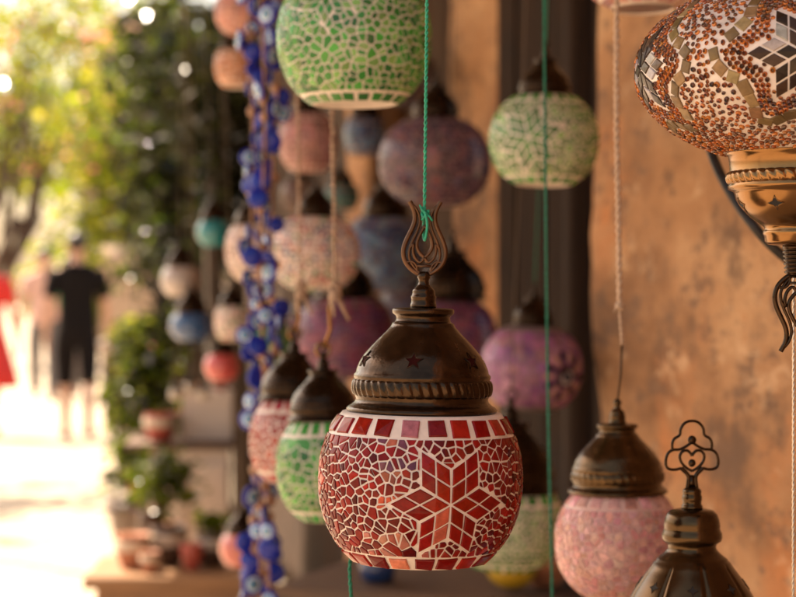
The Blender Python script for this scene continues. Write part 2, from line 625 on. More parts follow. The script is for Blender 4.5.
def globe_shell(pr, mat, parent, zo, name='globe', seg=72, open_bottom=False):
    mb = MB()
    prof = [(r, z + zo) for r, z in pr.pts[::2]]
    r0, z0 = prof[0]
    t = 0.0035 * (r0 / 0.05) ** .5
    if not open_bottom:
        prof = [(r0 * 0.05, z0 + t), (r0 * 0.5, z0 + t * 1.0), (r0 * 0.88, z0 + t * .6), (r0 * 0.96, z0 - 0.0004)] + prof
    else:
        ins = [(r * 0.965, z) for r, z in prof[:10]]
        prof = ins[::-1] + [(r0 * 0.985, z0 - 0.003)] + prof
    mb.lathe(prof, seg, cap=not open_bottom)
    return mb.build(name, mat, parent)


# ------------------------------------------------------------------ caps and finials
def chaikin(pts, n=2, closed=False):
    for _ in range(n):
        q = [] if closed else [pts[0]]
        m = len(pts) if closed else len(pts) - 1
        for i in range(m):
            a, b = pts[i], pts[(i + 1) % len(pts)]
            q.append(tuple(a[k] * .75 + b[k] * .25 for k in range(len(a))))
            q.append(tuple(a[k] * .25 + b[k] * .75 for k in range(len(a))))
        if not closed:
            q.append(pts[-1])
        pts = q
    return pts


CAP_A = [(73, 0), (75, 1.2), (75.5, 3.5), (73.5, 6), (70, 8), (67, 11), (66, 14), (67.5, 17)]       # neck flare up to the rope
CAP_A2 = [(67.5, 33), (68.5, 35), (68.5, 37.5), (66.5, 39.5), (65.5, 44), (62.5, 51), (58.5, 57.5), (53, 64), (46.5, 71), (40.5, 77), (36, 81.5),
          (33, 85), (31.3, 87.5), (30.8, 89.2), (28.6, 90.2), (27.2, 92), (26.8, 94.5), (27.3, 96.5), (29.6, 98), (30.8, 99.6), (31.0, 102), (30.2, 103.6),
          (27.5, 104.3), (18, 104.8), (12.6, 105)]
STEM_A = [(12.6, 105), (13, 106), (13, 108.5), (12.3, 109.3), (12.2, 114), (12.7, 115), (12.4, 116.5), (11.6, 117.2), (11, 120.5), (11.3, 121.5), (9.8, 123.5), (8.4, 125), (7, 126.4),
          (5.6, 128.5), (5.0, 131), (5.4, 133), (6.6, 135), (6.2, 138), (4.5, 141)]


def rope_ring(mb, r0, z0, z1, amp, n, seg=None, mi=0, slant=0.9, nv=8):
    seg = seg or n * 6
    base = len(mb.v)
    for i in range(nv + 1):
        v = -1 + 2 * i / nv
        for k in range(seg):
            a = 2 * pi * k / seg
            w = abs(cos(n * a / 2 + v * slant))
            r = r0 + amp * sqrt(max(0, 1 - v * v)) * (0.35 + 0.65 * w ** 0.7)
            mb.v.append((r * cos(a), r * sin(a), z0 + (z1 - z0) * (v + 1) / 2))
    for i in range(nv):
        for k in range(seg):
            a, b = base + i * seg + k, base + i * seg + (k + 1) % seg
            mb.face((a, b, b + seg, a + seg), mi)


def star5(r, n=5, inner=0.42, rot=pi / 2):
    return [((r if i % 2 == 0 else r * inner) * cos(rot + pi * i / n), (r if i % 2 == 0 else r * inner) * sin(rot + pi * i / n)) for i in range(2 * n)]


def cap_stars(parent, prof, k, zmid, th0, n, size, mat, zo, pts=5, sunk_frame=None):
    """star plates laid on the bell, their dark colour standing in for shaded cut-outs"""
    seglist = [(r * k, z * k) for r, z in prof]
    for q in range(n):
        mb = MB()
        th = th0 + 2 * pi * q / n
        outline = star5(size, pts, 0.42 if pts == 5 else 0.45)
        # local frame on the bell at zmid
        for i in range(len(seglist) - 1):
            if seglist[i][1] <= zmid * k <= seglist[i + 1][1]:
                break

        def surf(x, y, h):
            zz = zmid * k
            dr = seglist[i + 1][0] - seglist[i][0]
            dz = seglist[i + 1][1] - seglist[i][1]
            l = math.hypot(dr, dz)
            f = (zz - seglist[i][1]) / dz
            r = seglist[i][0] + dr * f + dr / l * y + dz / l * h
            z = zz + dz / l * y - dr / l * h
            # follow the true bell outline
            for j in range(len(seglist) - 1):
                if seglist[j][1] <= z <= seglist[j + 1][1]:
                    g = (z - seglist[j][1]) / max(seglist[j + 1][1] - seglist[j][1], 1e-9)
                    r = seglist[j][0] + (seglist[j + 1][0] - seglist[j][0]) * g + h
                    break
            a = th + x / r
            return (r * sin(a), -r * cos(a), z + zo)
        c = mb.add(surf(0, 0, size * .04))
        ids = [mb.add(surf(x, y, size * .04)) for x, y in outline]
        for e in range(len(ids)):
            mb.face((c, ids[e], ids[(e + 1) % len(ids)]), 0)
        rim = [surf(x * 1.12, y * 1.12, size * .06) for x, y in outline]
        mb.tube(rim, size * 0.07, 5, 1, closed=True)
        mb.build('star_shade_plate', mat, parent)


def tulip(mb, k, z0, thick=1.4, flip=False, mi=0):
    """flat cast tulip in the x-z plane, 73 units tall, drawn from its outline"""
    s = -1 if flip else 1
    P = lambda pts: [(x * k, 0, z0 + s * z * k) for x, z in pts]
    fl = (thick * k * 1.25, thick * k * 1.1, (0, 1, 0))
    for sx in (-1, 1):
        outer = [(0, 0), (5, 1), (13, 6), (19, 13), (21.5, 22), (20, 31), (15.5, 41), (11, 50), (9.5, 58), (11, 66), (15.5, 74)]
        mb.tube(P(chaikin([(x * sx, z) for x, z in outer], 3)), 0, 8, mi, flat=fl)
        inner = [(4, 2), (11, 9), (15.5, 17), (15.5, 25), (12.5, 34), (8, 43), (5.2, 52), (5.2, 58), (8, 66), (15.2, 73)]
        mb.tube(P(chaikin([(x * sx, z) for x, z in inner], 3)), 0, 8, mi, flat=(thick * k * .8, thick * k * .9, (0, 1, 0)))
        petal = [(0, 18), (4.5, 22), (8, 28), (7.5, 35), (4.5, 42), (0, 50)]
        mb.tube(P(chaikin([(x * sx, z) for x, z in petal], 3)), 0, 8, mi, flat=(thick * k, thick * k, (0, 1, 0)))
        scroll = [(15, 27), (10.5, 33), (12, 25), (9.5, 17), (4, 12), (0, 18)]
        mb.tube(P(chaikin([(x * sx, z) for x, z in scroll], 3)), 0, 8, mi, flat=(thick * k * .9, thick * k, (0, 1, 0)))
        scroll2 = [(18, 13), (12, 14.5), (7, 9.5), (7, 4)]
        mb.tube(P(chaikin([(x * sx, z) for x, z in scroll2], 3)), 0, 8, mi, flat=(thick * k * .8, thick * k, (0, 1, 0)))
    mb.tube(P([(-7, 9.5), (7, 9.5)]), 0, 8, mi, flat=(thick * k * .8, thick * k, (0, 1, 0)))


def clover(mb, k, z0, mi=0):
    """openwork trefoil with a heart inside, about 68 units tall with its stalk"""
    P = lambda pts: [(x * k, 0, z0 + z * k) for x, z in pts]
    fl = (1.5 * k, 1.5 * k, (0, 1, 0))
    for sx in (-1, 1):
        stalk = [(4.8, 0), (3.8, 6), (3.2, 12), (5.5, 16), (9, 19), (11, 21)]
        mb.tube(P(chaikin([(x * sx, z) for x, z in stalk], 3)), 0, 8, mi, flat=(2.2 * k, 2 * k, (0, 1, 0)))
        lobe = [(11, 21), (16, 19.5), (22, 19.5), (26.5, 22), (27, 29), (25, 36), (20, 39.5), (13, 39.5)]
        mb.tube(P(chaikin([(x * sx, z) for x, z in lobe], 3)), 0, 8, mi, flat=fl)
        top = [(20, 39.5), (20.5, 46), (18, 51), (12, 53.5), (12, 60), (8, 66), (3, 68), (0, 68)]
        mb.tube(P(chaikin([(x * sx, z) for x, z in top], 3)), 0, 8, mi, flat=fl)
        heart = [(0, 18), (6, 21), (11.5, 27), (13, 33), (10, 38), (5, 39), (1.5, 36), (0, 33)]
        mb.tube(P(chaikin([(x * sx, z) for x, z in heart], 3)), 0, 8, mi, flat=fl)
        link_ = [(13, 39.5), (7, 42), (2.5, 45), (0, 47)]
        mb.tube(P(chaikin([(x * sx, z) for x, z in link_], 3)), 0, 8, mi, flat=fl)
    mb.tube(P([(0, 0), (0, 14)]), 0, 8, mi, flat=(3.4 * k, 2.2 * k, (0, 1, 0)))
    for zc, r in ((49, 4.6), (26, 4.0)):
        mb.ball((0, 0, z0 + zc * k), r * k, 10, 6, mi, s=(1, .5, 1))


CACHE = {}


def cap_mesh(mat, hero=False):
    """bell cap, its foot radius 75.5 units = 1.0"""
    key = ('cap', mat.name, hero)
    if key not in CACHE:
        k = 1 / 75.5
        mb = MB()
        sg = 96 if hero else 40
        mb.lathe([(r * k, z * k) for r, z in CAP_A + CAP_A2], sg, cap=True)
        CACHE[key] = mb.mesh('cap', [mat])
        mb = MB()
        rope_ring(mb, 66.5 * k, 16 * k, 34 * k, 4.6 * k, 46 if hero else 36, (46 * 7) if hero else 36 * 4, nv=10 if hero else 5)
        CACHE[key + ('r',)] = mb.mesh('rope_band', [mat])
        mb = MB()
        mb.lathe([(r * k, z * k) for r, z in STEM_A], 32 if hero else 16)
        CACHE[key + ('s',)] = mb.mesh('stem', [mat])
    return key


def cord_between(a, b, r=0.0011, sag=0.0, n=16, twist=0.0, strands=1, wob=0.0008):
    """points from a (low) to b (high) with slight wobble"""
    pts = []
    for i in range(n + 1):
        t = i / n
        p = Vector(a).lerp(Vector(b), t)
        w = wob * sin(pi * t)
        p += Vector((w * sin(9 * t + a[0] * 40), w * cos(7 * t), 0))
        pts.append(p)
    return pts


def twisted(mb, a, b, r, R, pitch, strands=3, mi=0, sides=6, step=None, wob=0.0):
    a, b = Vector(a), Vector(b)
    L = (b - a).length
    n = max(8, int(L / (step or pitch / 8)))
    d = (b - a).normalized()
    x = d.cross(Vector((0.2, 1, 0.1))).normalized()
    y = d.cross(x)
    for s in range(strands):
        pts = []
        for i in range(n + 1):
            t = i / n
            ang = 2 * pi * (t * L / pitch + s / strands)
            k = R * (1 + 0.18 * sin(i * 1.7))
            wv = wob * sin(t * 11 + a.x * 30) * min(1, t * 8) * min(1, (1 - t) * 8)
            pts.append(a + d * (t * L) + x * (k * cos(ang) + wv) + y * (k * sin(ang)))
        mb.tube(pts, r, sides, mi)


def globe_mosaic(pr, parent, zo, sp, gap, t, colfn, bandfn, n_top, n_bot, hb, star=None, soft=False, mat='tile_soft', drop=0.12, starfn=None, name='glass_mosaic', ph=0.5):
    mb = MB()
    L = pr.L
    s_lo, s_hi = hb * 1.3, L - hb * 1.35
    rh = []
    if star:
        for (s_c, th_c, side, rot, arms) in star:
            bigs, small = star_rhombs(side, rot, arms, gap)
            rh.append((s_c, th_c, bigs, side * 2 * 1.9 + sp * 2))
            for a, lvl, q in small:
                put_tile(mb, pr, s_c, th_c, q, t * 1.1, starfn(a, lvl), soft=soft)
    crackle(mb, pr, s_lo + gap, s_hi - gap, sp, gap, t, colfn, rh, drop, soft)
    if n_top:
        band(mb, pr, L - hb * 0.68, hb * .98, n_top, 0.70, t, bandfn, soft, ph=ph)
    if n_bot:
        band(mb, pr, hb * 0.6, hb * .9, n_bot, 0.78, t, bandfn, soft, ph=.3)
    for i in range(len(mb.v)):
        x, y, z = mb.v[i]
        mb.v[i] = (x, y, z + zo)
    return mb


TOPZ = 2.62


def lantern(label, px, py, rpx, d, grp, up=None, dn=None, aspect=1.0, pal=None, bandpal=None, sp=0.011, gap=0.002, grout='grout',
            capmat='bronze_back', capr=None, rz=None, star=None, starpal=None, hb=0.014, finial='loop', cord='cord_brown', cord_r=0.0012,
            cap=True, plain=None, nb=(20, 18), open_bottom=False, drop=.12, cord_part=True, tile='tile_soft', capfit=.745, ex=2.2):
    """a hanging lamp: glass bowl, bell cap, finial and the cord it hangs from. rpx etc. in photo pixels at distance d"""
    k = d / FPX
    R = rpx * k
    H = R * aspect
    zt = (up if up is not None else 0.66 * rpx * aspect) * k
    zb = -(dn if dn is not None else 0.80 * rpx * aspect) * k
    c = at(px, py, d)
    pr = Profile(R, H, zb, zt, e=2.0 if plain else ex)
    zo = -zb
    root = thing('mosaic_lantern' if not plain else 'glass_lantern', label, 'lantern', (c.x, c.y, c.z + zb),
                 rz if rz is not None else random.uniform(-3, 3), grp)
    if plain:
        g = globe_shell(pr, plain, root, zo, seg=40, open_bottom=open_bottom)
    else:
        g = globe_shell(pr, M[grout], root, zo, seg=56, open_bottom=open_bottom)
        st = None
        if star:
            st = [(pr.s_of_z(zz * k), th, side * k, rot, arms) for zz, th, side, rot, arms in star]
        mb = globe_mosaic(pr, root, zo, sp, gap, 0.0009, lambda s, th: jit(random.choice(pal), .28 if pal is not PINK else .1),
                          lambda s, th: jit(random.choice(bandpal or pal), .25), nb[0], nb[1], hb, st, False, drop=drop,
                          starfn=(lambda a, l: jit(starpal[l % len(starpal)], .15)) if star else None)
        o = mb.build('glass_mosaic', M[tile], g, smooth=False)
    root.rotation_euler.x = radians(random.uniform(-2.2, 2.2)); root.rotation_euler.y = radians(random.uniform(-2.2, 2.2))
    top = zo + zt
    if cap:
        key = cap_mesh(M[capmat])
        cr = (capr * k) if capr else sqrt(max(0.02, 1 - (zt / H) ** 2)) * R * 1.0
        co = link('cap', CACHE[key], root, (0, 0, top - 0.001)); co.scale = (cr,) * 3
        rb = link('rope_band', CACHE[key + ('r',)], co)
        so = link('finial', CACHE[key + ('s',)], root, (0, 0, top - 0.001)); so.scale = (cr,) * 3
        ks = cr / 75.5
        if finial == 'loop':
            mb = MB()
            ring = [(9 * ks * cos(a), 0, 146 * ks + 9 * ks * sin(a)) for a in [2 * pi * i / 16 for i in range(16)]]
            mb.tube(ring, 1.8 * ks, 6, closed=True)
            for i in range(len(mb.v)):
                x, y, z = mb.v[i]; mb.v[i] = (x, y, z + top - .001)
            mb.build('hanging_ring', M[capmat], root)
            tip = top + 150 * ks
        elif finial == 'tulip':
            mb = MB(); tulip(mb, ks, top + 139 * ks); mb.build('tulip_ornament', M[capmat], root)
            tip = top + 188 * ks
        else:
            tip = top + 138 * ks
    else:
        tip = top
    if cord and cord_part:
        zc = TOPZ - (c.z + zb)
        mb = MB()
        mb.tube(cord_between((0, 0, tip), (0, 0, zc), wob=.002), cord_r, 6)
        mb.build('cord', M[cord], root)
    return root, pr, k, zo, tip


# ------------------------------------------------------------------ the red lantern in front
RED = [(0.22, 0.006, 0.004), (0.16, 0.004, 0.003), (0.27, 0.013, 0.006), (0.12, 0.003, 0.003), (0.22, 0.008, 0.006), (0.19, 0.014, 0.008)]
SALMON = [(0.48, 0.15, 0.10), (0.42, 0.17, 0.12), (0.33, 0.09, 0.06)]
PURPLE = [(0.14, 0.045, 0.075), (0.18, 0.07, 0.09), (0.11, 0.034, 0.06)]


def red_lantern():
    d = 1.5
    k = d / FPX
    R = 101 * k
    pr = Profile(R, 101 * k, -82 * k, 67 * k, 96, 2.18)
    c = at(419, 479, d)
    zo = 82 * k
    root = thing('mosaic_lantern', 'large sharp red mosaic lantern with a six armed star and dark bronze cap', 'lantern',
                 (c.x, c.y, c.z - zo), radians(1))
    root.rotation_euler = (0, radians(1.0), radians(0))
    g = globe_shell(pr, M['grout'], root, zo, seg=120)
    mb = MB()
    L = pr.L
    hb = 17.5 * k
    th_c = math.asin(28 / 101)
    s_c = pr.s_of_z(-15 * k)

    def col(s, th):
        dth = (th + pi) % (2 * pi) - pi
        z = pr.at(s)[1] / k
        x = sin(dth) * 101
        if cos(dth) > 0:
            if -62 < x < 12 and z < -44 and random.random() < .45:
                return jit(random.choice(SALMON), .2)
            if -42 < x < 0 and 8 < z < 48 and random.random() < .42:
                return jit(random.choice(PURPLE + SALMON[2:]), .25)
            if -40 < x < -18 and -20 < z < 10 and random.random() < .35:
                return jit((0.45, 0.07, 0.03), .2)
        elif random.random() < .12:
            return jit(random.choice(PURPLE + SALMON), .2)
        return jit(random.choice(RED), .42)

    def bcol(s, th):
        dth = (th + pi) % (2 * pi) - pi
        z = pr.at(s)[1]
        x = sin(dth) * 101
        if z > 0 and -22 < x < 0 and cos(dth) > 0:
            return (0.36, 0.12, 0.15)
        if z < 0 and -50 < x < 2 and cos(dth) > 0:
            return jit((0.66, 0.22, 0.12), .1)
        return jit(random.choice(RED[:3]), .3)

    def scol(a, lvl):
        if a == 4 and random.random() < .5:
            return jit((0.42, 0.10, 0.055), .1)
        base = (0.25, 0.013, 0.004) if lvl == 0 else ((0.23, 0.008, 0.004) if lvl == 1 else (0.20, 0.006, 0.005))
        return jit(base, .2)
    side = 16.9 * k
    bigs, small = star_rhombs(side, radians(0), 6, 2.1 * k)
    for a, lvl, q in small:
        put_tile(mb, pr, s_c, th_c, q, 0.0014, scol(a, lvl))
    side2 = 15 * k
    bigs2, small2 = star_rhombs(side2, radians(12), 6, 2.1 * k)
    rh = [(s_c, th_c, bigs, side * 5.5)]
    for extra in (radians(128), radians(248)):
        for a, lvl, q in small2:
            put_tile(mb, pr, s_c + 8 * k, th_c + extra, q, 0.0012, jit((0.3, 0.03, 0.02), .3))
        rh.append((s_c + 8 * k, th_c + extra, bigs2, side2 * 5.5))
    crackle(mb, pr, hb * 1.25, L - hb * 1.45, 7.9 * k, 1.9 * k, 0.0011, col, rh, 0.22, True, 0.5)
    band(mb, pr, L - hb * 0.78, hb * 1.0, 22, 0.70, 0.0016, bcol, ph=.5)
    band(mb, pr, hb * 0.62, hb * .86, 20, 0.80, 0.0016, bcol, ph=.15)
    mb.v = [(x, y, z + zo) for x, y, z in mb.v]
    mb.build('glass_mosaic', M['tile'], g, smooth=False)
    # cap
    top = zo + 66.5 * k
    kc = k * 1.0
    key = cap_mesh(M['bronze'], True)
    co = link('cap', CACHE[key], root, (0, 0, top)); co.scale = (75.5 * kc,) * 3
    link('rope_band', CACHE[key + ('r',)], co)
    # the cap is scaled, so its stars are drawn in cap units
    cap_stars(co, CAP_A2, 1 / 75.5, 53, radians(-9), 6, 8.8 / 75.5, [M['star_hole_shade'], M['bronze']], 0)
    stem = link('finial', CACHE[key + ('s',)], root, (0, 0, top)); stem.scale = (75.5 * kc,) * 3
    mb = MB()
    tulip(mb, kc, top + 137 * kc, 2.0)
    mb.build('tulip_ornament', M['copper'], root)
    # green twine, knotted through the tulip
    mb = MB()
    zk = top + 137 * kc + 62 * kc
    zt = TOPZ - (c.z - zo)
    twisted(mb, (-0.0005, 0, zk), (-0.004, 0, zt), 0.00085, 0.00075, 0.009, 2, wob=0.0006, step=0.0016)
    loop = [(0.000, -0.0035, zk), (0.0022, -0.003, zk - .008), (0.0008, -0.0028, zk - .02), (-0.0002, .001, zk - .022), (-0.0012, .0032, zk - .016), (-0.001, .003, zk - .006), (0, -.001, zk + .002)]
    mb.tube(chaikin(loop, 2), 0.0011, 6)
    for i in range(4):
        a0 = i * 1.9
        kn = [(0.0030 * cos(a0 + t) * (1 - .06 * t), 0.0030 * sin(a0 + t), zk + 0.0025 * sin(t * 1.4 + i) + (i - 1.5) * .0016) for t in [j * .5 for j in range(13)]]
        mb.tube(kn, 0.0010, 6)
    for e in ((0.006, -.003, -.006), (-.0045, -.003, .007)):
        mb.tube([(0, -.002, zk), (e[0] * .6, e[1], zk + e[2] * .4), (e[0], e[1], zk + e[2])], [.001, .0009, .0007], 6)
    mb.build('cord', M['green_cord'], root)
    mb = MB()
    inv = Vector((c.x, c.y, c.z - zo))
    twisted(mb, at(352, 700, 1.53) - inv, at(351, 548, 1.53) - inv, .0011, .0008, .011, 2, step=.003, wob=.001)
    mb.build('dangling_twine', M['green_cord_dull'], root)
    return root


red_lantern()


# ------------------------------------------------------------------ the amber beaded lamp, top right
def amber_lamp():
    d = 1.45
    k = d / FPX
    R, H = 160 * k, 91 * k
    pr = Profile(R, H, -81 * k, 78 * k, 96)
    c = at(797, 71, d)
    zo = (152 + 82) * k
    root = thing('beaded_lamp', 'wide lamp of amber beads and mirror pieces with a gold brass cup beneath', 'lantern',
                 (c.x, c.y, c.z - zo))
    g = globe_shell(pr, M['grout'], root, zo, seg=120)
    mb = MB()
    placed = {}
    cell = 0.006

    def key(p):
        return (int(p[0] // cell), int(p[1] // cell), int(p[2] // cell))

    def free(p, r):
        kx, ky, kz = key(p)
        for a in (-1, 0, 1):
            for b in (-1, 0, 1):
                for e in (-1, 0, 1):
                    for q in placed.get((kx + a, ky + b, kz + e), ()):
                        if (q[0] - p[0]) ** 2 + (q[1] - p[1]) ** 2 + (q[2] - p[2]) ** 2 < (r + q[3]) ** 2:
                            return False
        return True

    def note(p, r):
        placed.setdefault(key(p), []).append((p[0], p[1], p[2], r))

    AMB = [(0.30, 0.075, 0.012), (0.40, 0.11, 0.016), (0.22, 0.055, 0.012), (0.12, 0.04, 0.016), (0.48, 0.16, 0.03)]

    def bead(s, th, r, check=True, ring=False):
        p = pr.p3(s, th, 0)
        if check and not free(p, r * 0.97):
            return False
        note(p, r * 0.97)
        rr = pr.at(s)[0]
        col = jit(random.choice(AMB), .35)
        dark = (col[0] * .25, col[1] * .22, col[2] * .25)
        n = 7
        base = len(mb.v)
        el = random.uniform(.82, 1.1)
        ro = random.uniform(0, 6)
        for (f, h) in ((1.0, -0.0002), (0.98, r * .55), (0.62, r * .95), (0.25, r * .5)):
            for i in range(n):
                a = 2 * pi * i / n
                x, y = r * f * cos(a) * el, r * f * sin(a) / el
                x, y = x * cos(ro) - y * sin(ro), x * sin(ro) + y * cos(ro)
                mb.v.append(pr.p3(s + y, th + x / rr, h))
        for lv in range(3):
            for i in range(n):
                a, b = base + lv * n + i, base + lv * n + (i + 1) % n
                mb.face((a, b, b + n, a + n), 0, col if lv < 2 else dark)
        mb.face([base + 3 * n + i for i in range(n)], 0, dark)
        return True

    def tile(s, th, poly, t, col, mi):
        put_tile(mb, pr, s, th, poly, t, col, mi)
        # reserve the ground under the tile
        xs = [p[0] for p in poly]; ys = [p[1] for p in poly]
        n = 9
        for i in range(n + 1):
            for j in range(n + 1):
                x = min(xs) + (max(xs) - min(xs)) * i / n
                y = min(ys) + (max(ys) - min(ys)) * j / n
                inside = True
                for e in range(len(poly)):
                    a, b = poly[e], poly[(e + 1) % len(poly)]
                    if (b[0] - a[0]) * (y - a[1]) - (b[1] - a[1]) * (x - a[0]) < -1e-7:
                        inside = False
                        break
                if inside:
                    note(pr.p3(s + y, th + x / pr.at(s + y / 2)[0], 0), 0.0006)

    th_f = radians(-10)
    s_f = pr.s_of_z(-1 * k)
    nf = 5
    A = 15.0 * k
    DARK = [(0.02, 0.011, 0.008), (0.03, 0.015, 0.010), (0.05, 0.028, 0.016)]
    for f in range(nf):
        th0 = th_f + 2 * pi * f / nf
        # black diamond flower
        bigs, small = star_rhombs(A, radians(180), 6, 2.2 * k)
        for a, lvl, q in small:
            if max(abs(y) for x, y in q) > pr.L * .47:
                continue
            silver = (lvl == 1 and random.random() < .3)
            tile(s_f, th0, q, 0.0012, jit((0.30, 0.27, 0.27), .1) if silver else jit(random.choice(DARK), .3), 1)
        # outline: rows of beads, then mirror squares, warm reflections put into their browns

        def outline(dt, dn):
            pts = []
            for a in range(12):
                ang = radians(180) + pi * a / 6
                if a % 2 == 0:
                    r = (52 + dt) * k
                    for q in (-.10, 0.10):
                        pts.append((r * .97 * cos(ang + q), r * .97 * sin(ang + q)))
                else:
                    r = (30 + dn) * k
                    pts.append((r * cos(ang), r * sin(ang)))
            return chaikin(pts, 2, True)

        def walk(pts, step):
            out = []
            acc = 0
            for i in range(len(pts)):
                a, b = pts[i], pts[(i + 1) % len(pts)]
                l = math.hypot(b[0] - a[0], b[1] - a[1])
                while acc < l:
                    t = acc / l
                    out.append((a[0] + (b[0] - a[0]) * t, a[1] + (b[1] - a[1]) * t, math.atan2(b[1] - a[1], b[0] - a[0])))
                    acc += step
                acc -= l
            return out
        for dt, dn in ((9, 6), (16, 12), (23, 18)):
            for (x, y, a) in walk(outline(dt, dn), 5.6 * k):
                s = s_f + y
                if 3 * k < s < pr.L - 3 * k:
                    bead(s, th0 + x / pr.at(s_f + y / 2)[0], 2.7 * k * random.uniform(.92, 1.06), False)
        for (x, y, a) in walk(outline(36, 30), 15.5 * k):
            s = s_f + y
            if not 9 * k < s < pr.L - 9 * k:
                continue
            w, h = 13 * k * random.uniform(.85, 1.2), 12 * k * random.uniform(.8, 1.1)
            a += random.uniform(-.25, .25)
            q = [(-w / 2, -h / 2), (w / 2, -h / 2), (w / 2, h / 2), (-w / 2, h / 2)]
            q = [(u * cos(a) - v * sin(a), u * sin(a) + v * cos(a)) for u, v in q]
            th = th0 + x / pr.at(s_f + y / 2)[0]
            if not free(pr.p3(s, th, 0), w * .3):
                continue
            tile(s, th, q, 0.0012, jit(random.choice([(0.20, 0.12, 0.055), (0.14, 0.085, 0.04), (0.30, 0.19, 0.09), (0.10, 0.062, 0.03)]), .25), 1)
    tries = 0
    while tries < 45000:
        tries += 1
        s = random.uniform(2 * k, pr.L - 2 * k)
        th = random.uniform(-pi, pi)
        bead(s, th, 2.7 * k * random.choice((.75, .95, 1, 1.1)))
    mb.v = [(x, y, z + zo) for x, y, z in mb.v]
    mirror = thin('mirror_piece', attr=True, rough=0.28, trans=0.02, var=0.3, scale=120, spec=0.18, bmp=0.2)
    mb.build('bead_mosaic', [M['bead'], mirror], g, smooth=False)
    # brass cup under the bowl
    zb = zo - 79 * k
    cup = [(66, 0), (70, -1), (70.5, -4), (68, -6), (67, -12), (66.5, -20), (67, -22)]
    cup2 = [(67, -34), (68.5, -36), (68, -39), (63, -41), (61.5, -44), (60, -50), (54, -59), (46, -67), (38, -73), (33, -76.5), (31.5, -79), (33.5, -81), (33.8, -84), (32.3, -86), (32, -91), (29, -94), (24, -95), (15, -95.5)]
    mb = MB()
    mb.lathe([(r * k, zb + z * k) for r, z in (cup + cup2)[::-1]], 96)
    cp = mb.build('brass_cup', M['gold'], root)
    mb = MB()
    rope_ring(mb, 66 * k, zb - 34.5 * k, zb - 21 * k, 4.8 * k, 44, 44 * 7, nv=10)
    mb.build('rope_band', M['gold'], cp)
    cap_stars(cp, [(r, z) for r, z in cup2[3:10]][::-1], k, -55, radians(-33), 7, 7.5 * k, [M['hole_shade'], M['gold']], zb, pts=4)
    mb = MB()
    stem = [(14, -95)]
    for i in range(7):
        z = -97 - i * 4
        stem += [(14.5 - i * .35, z), (14.5 - i * .35, z - 2), (12.6 - i * .35, z - 2.6), (12.6 - i * .35, z - 3.6)]
    stem += [(8, -126), (5, -128)]
    mb.lathe([(r * k, zb + z * k) for r, z in stem[::-1]], 40)
    mb.build('threaded_stem', M['bronze'], root)
    mb = MB()
    tulip(mb, k * 1.06, zb - 123 * k, 1.9, flip=True)
    mb.build('tulip_ornament', M['bronze'], root)
    # top cap and chain (above the picture)
    key2 = cap_mesh(M['gold'], True)
    co = link('cap', CACHE[key2], root, (0, 0, zo + 77 * k)); co.scale = (83 * k,) * 3
    link('rope_band', CACHE[key2 + ('r',)], co)
    mb = MB()
    z0, z1 = zo + 77 * k + 105 * 83 / 75.5 * k, TOPZ - (c.z - zo)
    mb.tube([(0, 0, z0), (0, 0, z1)], 0.002, 6)
    mb.build('cord', M['jute'], root)


amber_lamp()


